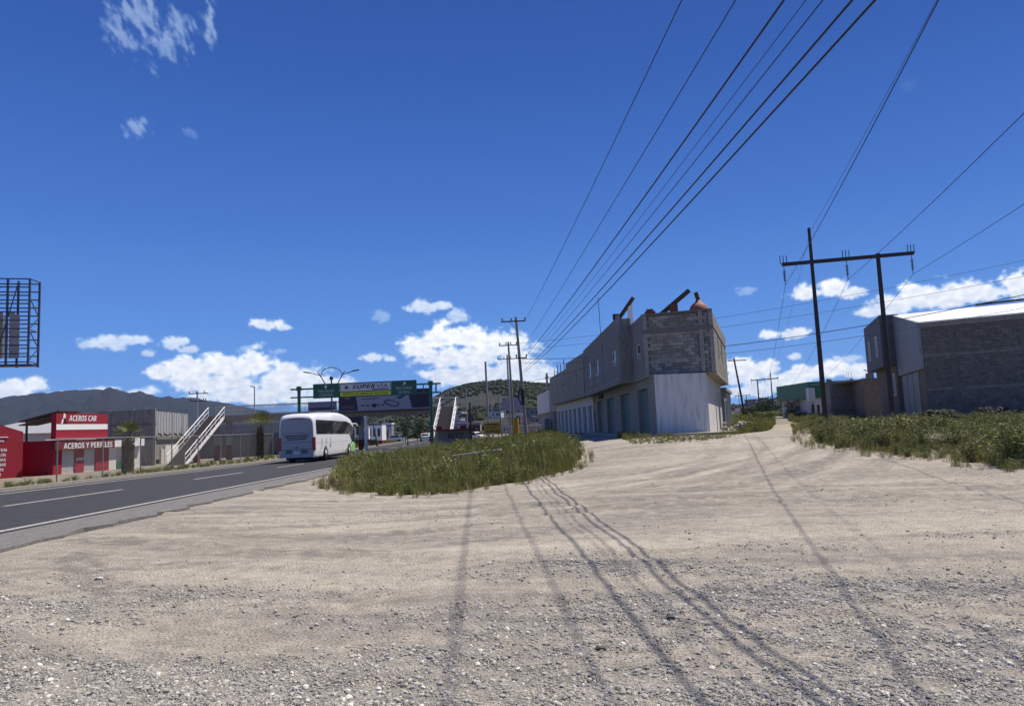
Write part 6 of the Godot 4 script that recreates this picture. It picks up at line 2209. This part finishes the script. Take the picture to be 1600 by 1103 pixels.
func stone_mesh(sd: int) -> ArrayMesh:
	var r := RandomNumberGenerator.new()
	r.seed = sd
	var t := (1.0 + sqrt(5.0)) / 2.0
	var p := [Vector3(-1, t, 0), Vector3(1, t, 0), Vector3(-1, -t, 0), Vector3(1, -t, 0), Vector3(0, -1, t), Vector3(0, 1, t), Vector3(0, -1, -t), Vector3(0, 1, -t), Vector3(t, 0, -1), Vector3(t, 0, 1), Vector3(-t, 0, -1), Vector3(-t, 0, 1)]
	for k in 12: p[k] = p[k].normalized() * r.randf_range(0.36, 0.62) * Vector3(1.0, 0.62, 0.8)
	var f := [[0, 11, 5], [0, 5, 1], [0, 1, 7], [0, 7, 10], [0, 10, 11], [1, 5, 9], [5, 11, 4], [11, 10, 2], [10, 7, 6], [7, 1, 8], [3, 9, 4], [3, 4, 2], [3, 2, 6], [3, 6, 8], [3, 8, 9], [4, 9, 5], [2, 4, 11], [6, 2, 10], [8, 6, 7], [9, 8, 1]]
	var b := B.new()
	for q in f: b.tri(p[q[0]], p[q[2]], p[q[1]])
	return b.mesh()

func stones() -> void:
	var m := plain("stone", Color.WHITE, 0.92)
	m.vertex_color_use_as_albedo = true
	var r := RandomNumberGenerator.new()
	r.seed = 404
	var shapes := [stone_mesh(1), stone_mesh(2), stone_mesh(3)]
	var xf := [[], [], []]
	var cols := [[], [], []]
	var count := 0
	for k in 1100000:
		var d := 2.2 + pow(r.randf(), 1.5) * 22.0
		var half := d * 0.78 + 1.0
		var x := r.randf_range(-half, half)
		if x < -6.2 - 0.035 * d: continue
		var g := gravel_at(x, d)
		if r.randf() > 0.012 + 0.99 * g * g * (1.5 - 0.5 * g): continue
		var s := 0.0062 * pow(r.randf(), -0.36)
		s = minf(s, 0.034)
		var bs := Basis(Vector3(r.randfn(), r.randfn(), r.randfn()).normalized(), r.randf_range(0, 0.5)) * Basis(Vector3.UP, r.randf() * TAU)
		var w := k % 3
		xf[w].append(Transform3D(bs.scaled(Vector3(s, s, s) * 1.5), Vector3(x, ground_y(x, d) + s * 0.16, -d)))
		var t := r.randf_range(0.2, 0.44)
		if r.randf() < 0.06: t = r.randf_range(0.5, 0.7)
		cols[w].append(Color(t * 1.08, t * r.randf_range(1.0, 1.05), t * r.randf_range(0.85, 0.95)))
		count += 1
		if count > 380000: break
	for w in 3:
		var o := stuff("gravel", shapes[w], m, xf[w], cols[w])
		tag(o, "loose grey gravel strewn over the dirt lot", "gravel", "loose gravel on the lot")
	print("stones ", count)
	# single larger stones and bits of litter that stand out
	var spots := [[0.55, 5.5, 0.09, "dark stone lying in the gravel near the lower middle"], [1.2, 6.2, 0.1, "dark flat stone beside the wire shadows in the gravel"], [5.5, 4.9, 0.09, "small dark stone at the lower right of the lot"], [-2.6, 5.0, 0.07, "pale stone in the gravel at the lower left"], [3.4, 5.6, 0.08, "grey stone in the gravel right of the cable shadows"], [-4.6, 8.2, 0.1, "pale stick-like stone on the left part of the lot"]]
	for s in spots:
		var o := MeshInstance3D.new()
		o.name = "stone"
		o.mesh = stone_mesh(int(s[1] * 10))
		var sm := plain("stone_%d" % int(s[1] * 10), lin(0.09, 0.085, 0.08) if "dark" in s[3] else lin(0.5, 0.47, 0.43), 0.9)
		o.material_override = sm
		add_child(o, true)
		o.position = on(s[0], s[1], s[2] * 0.12)
		o.scale = Vector3(s[2], s[2] * 0.7, s[2])
		tag(o, s[3], "stone", "single stones on the lot")
	rough("rock_dark", lin(0.025, 0.026, 0.028), lin(0.05, 0.05, 0.05), 0.6, 0.7, 90)
	for q in 2:
		var at: Vector3 = [on(21.9, 38.0), on(26.5, 41.5)][q]
		var o := thing("rubble_heap", ["heap of dark rubble in the weeds before the warehouse gate", "second heap of dark rubble nearer the warehouse's long wall"][q], "rubble", at, "heaps of dark rubble")
		for k in 16:
			var c := MeshInstance3D.new()
			c.name = "rock"
			c.mesh = shapes[k % 3]
			c.material_override = M.rock_dark
			o.add_child(c, true)
			var s := r.randf_range(0.3, 0.7)
			c.position = Vector3(r.randf_range(-1.2, 1.2), 0.2 + 0.26 * (k % 3), r.randf_range(-0.4, 0.4))
			c.scale = Vector3(s, s * 0.8, s)
			c.rotation = Vector3(r.randf(), r.randf() * 6, r.randf())
	var o := thing("rubble_heap", "pile of broken concrete and earth beside the lit side wall", "rubble", on(14.2, 46.5), "heaps of broken concrete")
	for k in 14:
		var c := MeshInstance3D.new()
		c.name = "rock"
		c.mesh = shapes[k % 3]
		c.material_override = M.kerb_concrete if k % 3 else M.render_tan
		o.add_child(c, true)
		var s := r.randf_range(0.3, 0.75)
		c.position = Vector3(r.randf_range(-0.8, 1.0), 0.15 + 0.16 * (k % 3), r.randf_range(-1.6, 0.8))
		c.scale = Vector3(s, s * 0.7, s)
		c.rotation = Vector3(r.randf(), r.randf() * 6, r.randf())

# ---------------------------------------------------------------- palms and trees
func palm(label: String, at: Vector3, h: float, r0: float, crown: float, sd: int, el0 := -0.3) -> void:
	var r := RandomNumberGenerator.new()
	r.seed = sd
	var o := thing("palm_tree", label, "palm", at, "roadside palms")
	var b := B.new()
	b.lathe(Vector3(0, -0.2, 0), [Vector2(r0 * 1.5, 0.0), Vector2(r0 * 1.15, 0.3), Vector2(r0, h * 0.5), Vector2(r0 * 0.9, h), Vector2(0.02, h + 0.2)], 14)
	put("trunk", b, M.timber, o)
	b = B.new()
	for k in 170:
		var y := r.randf_range(0.05, h)
		var a := r.randf() * TAU
		var dirr := Vector3(cos(a), 0, sin(a))
		var p := dirr * r0 * 0.95 + Vector3(0, y, 0)
		b.col = Color(0.13, 0.1, 0.06).lerp(Color(0.05, 0.04, 0.03), r.randf())
		var t := dirr.cross(Vector3.UP) * 0.09
		b.quad(p + dirr * 0.14 - t * 0.5 + Vector3(0, 0.12, 0), p + dirr * 0.14 + t * 0.5 + Vector3(0, 0.12, 0), p + t - Vector3(0, 0.3, 0) + dirr * 0.06, p - t - Vector3(0, 0.3, 0) + dirr * 0.06)
	put("dead_leaf_bases", b, M.leaf, o)
	b = B.new()
	for k in 24:
		var a := r.randf() * TAU
		var el := r.randf_range(el0, 1.5)
		var dirr := Vector3(cos(a) * cos(el), sin(el), sin(a) * cos(el))
		var hub := Vector3(0, h, 0)
		var stem := crown * r.randf_range(0.4, 0.6)
		var e := hub + dirr * stem
		b.col = Color(0.07, 0.085, 0.025)
		b.tube([hub, e], 0.014, 3)
		var side := dirr.cross(Vector3.UP).normalized()
		var up := side.cross(dirr)
		for q in 11:
			var f := lerpf(-1.15, 1.15, q / 10.0)
			var ld := (dirr * cos(f) + side * sin(f) + up * r.randf_range(-0.12, 0.12)).normalized()
			var ln := crown * r.randf_range(0.38, 0.52)
			var w := ld.cross(up).normalized() * 0.026
			b.col = Color(0.07, 0.09, 0.025).lerp(Color(0.2, 0.21, 0.08), r.randf())
			var mid := e + ld * ln * 0.6
			b.quad(mid - w, mid + w, e + w * 0.4, e - w * 0.4)
			b.tri(mid - w, e + ld * ln - Vector3(0, 0.06, 0), mid + w)
	put("crown", b, M.leaf, o)

func tree(label: String, at: Vector3, h: float, wide: float, sd: int, c0: Color, c1: Color, trunk := 0.3, leaves := 1800) -> void:
	var r := RandomNumberGenerator.new()
	r.seed = sd
	var o := thing("tree", label, "tree", at, "")
	var b := B.new()
	var top := Vector3(r.randfn() * 0.1, h * 0.85, r.randfn() * 0.1)
	b.tube([Vector3(0, -0.3, 0), Vector3(0.05, h * trunk, 0), top], wide * 0.09, 7, 0.03)
	var ends := []
	for k in 14:
		var y := lerpf(h * trunk, h * 0.92, k / 13.0)
		var a := k * 2.4 + r.randf()
		var rad := wide * (0.95 - 0.55 * absf(y / h - 0.6)) * r.randf_range(0.55, 1.0)
		var e := Vector3(cos(a) * rad, y + 0.12 * h * r.randf(), sin(a) * rad)
		b.tube([Vector3(0, y * 0.85, 0), e], wide * 0.035, 4, 0.01)
		ends.append(e)
	put("trunk", b, M.timber, o)
	b = B.new()
	for k in leaves:
		var c: Vector3 = ends[r.randi() % ends.size()]
		var p := c * r.randf_range(0.7, 1.0) + Vector3(r.randfn(), r.randfn() * 0.8, r.randfn()) * wide * 0.2
		var ax := Vector3(r.randfn(), r.randfn(), r.randfn()).normalized()
		var bx := ax.cross(Vector3(r.randfn(), r.randfn(), r.randfn())).normalized()
		var s := wide * 0.075 * r.randf_range(0.6, 1.3)
		b.col = c0.lerp(c1, r.randf())
		b.quad(p - ax * s, p + bx * s * 0.5, p + ax * s, p - bx * s * 0.5)
	put("crown", b, M.leaf, o)

func trees() -> void:
	palm("stout palm with shaggy trunk before the white shop", Vector3(-30.4, gy(-30.4, 58) - 0.05, -58), 2.75, 0.36, 1.55, 5, 0.1)
	palm("palm with dark crown standing just left of the bus", Vector3(-27.6, gy(-27.6, 80), -80), 3.2, 0.28, 2.3, 6)
	var dk := Color(0.02, 0.034, 0.014)
	var md := Color(0.06, 0.08, 0.03)
	var spec := [
		["dark bushy tree right of the bridge pier, larger of the pair", -22.3, 150, 4.9, 1.3, 0.35], ["dark narrow tree left of the right gantry post", -18.8, 146, 4.7, 1.0, 0.4],
		["small dark tree between the purple tower and the dark trees", -22.5, 128, 2.7, 0.7, 0.45], ["small clipped tree right of the bridge pier", -24.0, 116, 2.4, 0.55, 0.5],
		["low green tree below the right dark trees", -20.2, 152, 3.0, 1.2, 0.25], ["brown shrub beside the kerb beyond the bus", -23.2, 108, 1.7, 0.6, 0.2],
	]
	for k in spec.size():
		var s: Array = spec[k]
		tree(s[0], Vector3(s[1], gy(s[1], s[2]), -s[2]), s[3], s[4], 60 + k, dk, md, s[5], 1500)
	var st := [["dark shrub by the green store at the far end of the weeds", 36.0, 96, 2.4, 1.1], ["dark shrub in the middle of the far dirt street", 61, 185, 3.0, 1.6], ["green shrub at the left edge of the dirt street", 19.5, 58, 1.2, 0.8], ["round green shrub behind the annex at the street edge", 26.5, 84, 1.6, 1.1], ["dark tree beside the green store's left wall", 37.5, 103, 4.4, 0.9], ["broad dark tree at the far end of the dirt street", 82, 240, 5.0, 3.5]]
	for k in st.size():
		var s: Array = st[k]
		tree(s[0], Vector3(s[1], gy(s[1], s[2]), -s[2]), s[3], s[4], 80 + k, dk, md, 0.1, 1300)

func far_houses() -> void:
	var r := RandomNumberGenerator.new()
	r.seed = 909
	var cols := [M.white_wall, M.concrete, M.render_tan, M.white_wall, M.brick]
	for k in 46:
		var az := deg_to_rad(r.randf_range(-7.0, 3.5))
		var d := r.randf_range(230.0, 360.0)
		if k >= 34:
			az = deg_to_rad(r.randf_range(17.0, 25.0))
			d = r.randf_range(260.0, 420.0)
		var x := tan(az) * d
		var y := hill_height(HILL, 170.0, 900.0, x, d) if k < 34 else maxf(hill_height(RISE, 180.0, 520.0, x, d), gy(x, d))
		y = maxf(y, gy(x, d)) - 0.4
		var o := thing("far_house", "tiny pale house in the cluster at the foot of the green hill" if k < 34 else "tiny house on the low rise at the end of the dirt street", "house", Vector3(x, y, -d), "far houses under the green hill" if k < 34 else "far houses on the low rise", r.randf_range(-0.4, 0.4))
		var w := r.randf_range(3.0, 5.5)
		var h := r.randf_range(2.4, 3.6)
		var dp := r.randf_range(4.0, 8.0)
		var b := B.new()
		b.span(Vector3(-w / 2, -1.5, -dp / 2), Vector3(w / 2, h, dp / 2))
		put("wall", b, cols[k % 5], o)
		b = B.new()
		b.span(Vector3(-w / 2 - 0.2, h, -dp / 2 - 0.2), Vector3(w / 2 + 0.2, h + 0.25, dp / 2 + 0.2))
		put("roof", b, M.concrete if k % 3 else M.maroon, o)
		for q in 2:
			b = B.new()
			b.span(Vector3(-w * 0.3 + q * w * 0.4, h * 0.4, dp / 2 - 0.05), Vector3(-w * 0.3 + q * w * 0.4 + 1.1, h * 0.4 + 1.1, dp / 2 + 0.03))
			put("window", b, M.glass_house, o)

func hill_scrub() -> void:
	var lm := plain("scrub", Color.WHITE, 0.95)
	lm.vertex_color_use_as_albedo = true
	var r := RandomNumberGenerator.new()
	r.seed = 55
	var f := noise(56, 0.012, 3)
	for h in 3:
		var prof: Array = [HILL, RISE, HILL][h]
		var near: float = [170.0, 180.0, 170.0][h]
		var far: float = [900.0, 520.0, 900.0][h]
		var xf := []
		var cols := []
		for k in [15000, 4000, 15000][h]:
			var az := deg_to_rad(r.randf_range(prof[0][0] + 1.0, prof[prof.size() - 1][0] - 1.0))
			var d := r.randf_range(near + 40.0, far * 1.02)
			var x := tan(az) * d
			if f.get_noise_2d(x, d * 0.6) < -0.12 + 0.25 * r.randf(): continue
			var s := r.randf_range(1.3, 3.8) * (0.7 if h == 2 else 1.0)
			xf.append(Transform3D(Basis(Vector3.UP, r.randf() * TAU).scaled(Vector3(s, s * 1.1, s)), Vector3(x, hill_height(prof, near, far, x, d) + s * 0.22, -d)))
			var t := r.randf_range(0.7, 1.3)
			cols.append(Color(0.026, 0.038, 0.017) * t)
		var o := stuff("hill_scrub", stone_mesh(70 + h), lm, xf, cols)
		tag(o, "dark scrub bushes dotting the far hillside", "scrub", "scrub on the far hills")

# ---------------------------------------------------------------- scene
func _ready() -> void:
	rng.seed = 1
	# camera
	var cam := Camera3D.new()
	cam.name = "camera"
	cam.fov = 51.23
	cam.near = 0.1
	cam.far = 12000.0
	add_child(cam)
	var pitch := deg_to_rad(5.829)
	var roll := deg_to_rad(2.4)
	cam.transform = Transform3D(Basis(Vector3.RIGHT, pitch) * Basis(Vector3.BACK, -roll), Vector3(0, 1.6, 0))
	cam.current = true
	# sky
	var env := Environment.new()
	env.background_mode = Environment.BG_SKY
	var sky := Sky.new()
	var pano := PanoramaSkyMaterial.new()
	pano.panorama = sky_texture()
	sky.sky_material = pano
	env.sky = sky
	env.tonemap_mode = Environment.TONE_MAPPER_LINEAR
	env.tonemap_exposure = 1.2
	env.sdfgi_enabled = true
	env.ssao_enabled = true
	env.ssil_enabled = true
	env.fog_enabled = true
	env.fog_density = 0.000035
	env.fog_light_color = Color(0.6, 0.75, 1.0)
	var we := WorldEnvironment.new()
	we.name = "surroundings"
	we.environment = env
	add_child(we)
	# sun
	var sun := DirectionalLight3D.new()
	sun.name = "sun"
	sun.light_energy = 1.6
	sun.light_angular_distance = 0.5
	sun.light_color = Color(1.0, 0.965, 0.91)
	sun.shadow_enabled = true
	add_child(sun)
	sun.look_at_from_position(SUN * 50.0, Vector3.ZERO, Vector3.UP)
	font_bold = SystemFont.new()
	font_bold.font_names = PackedStringArray(["Droid Sans"])
	font_bold.font_weight = 700
	font_plain = SystemFont.new()
	font_plain.font_names = PackedStringArray(["Droid Sans"])
	print("sky ", Time.get_ticks_msec())
	build_ground()
	print("ground ", Time.get_ticks_msec())
	make_materials()
	build_road()
	rough("mountain", lin(0.007, 0.01, 0.011), lin(0.026, 0.029, 0.026), 420.0, 0.8, 91, 1.0, 0.0)
	rough("hill_green", lin(0.018, 0.026, 0.013), lin(0.06, 0.06, 0.037), 110.0, 0.45, 92, 1.0, 0.0)
	M.mountain.uv2_scale = Vector3.ONE / 90.0
	M.hill_green.uv2_scale = Vector3.ONE / 22.0
	build_hill("mountain_ridge", RIDGE, 2200.0, 4600.0, 6200.0, M.mountain, 1.1, 201, 0.2, 0.035)
	build_hill("green_hill", HILL, 170.0, 900.0, 1500.0, M.hill_green, 0.05, 202, 0.25)
	build_hill("low_rise", RISE, 180.0, 520.0, 900.0, M.hill_green, 0.05, 203, 0.25)
	hill_scrub()
	corner_slab()
	corner_building()
	street_row()
	warehouse()
	right_houses()
	shops()
	print("buildings ", Time.get_ticks_msec())
	footbridge()
	gantry()
	billboard()
	fence()
	bus()
	poles()
	wires()
	roadside()
	far_houses()
	print("things ", Time.get_ticks_msec())
	plants()
	trees()
	stones()
	print("plants ", Time.get_ticks_msec())
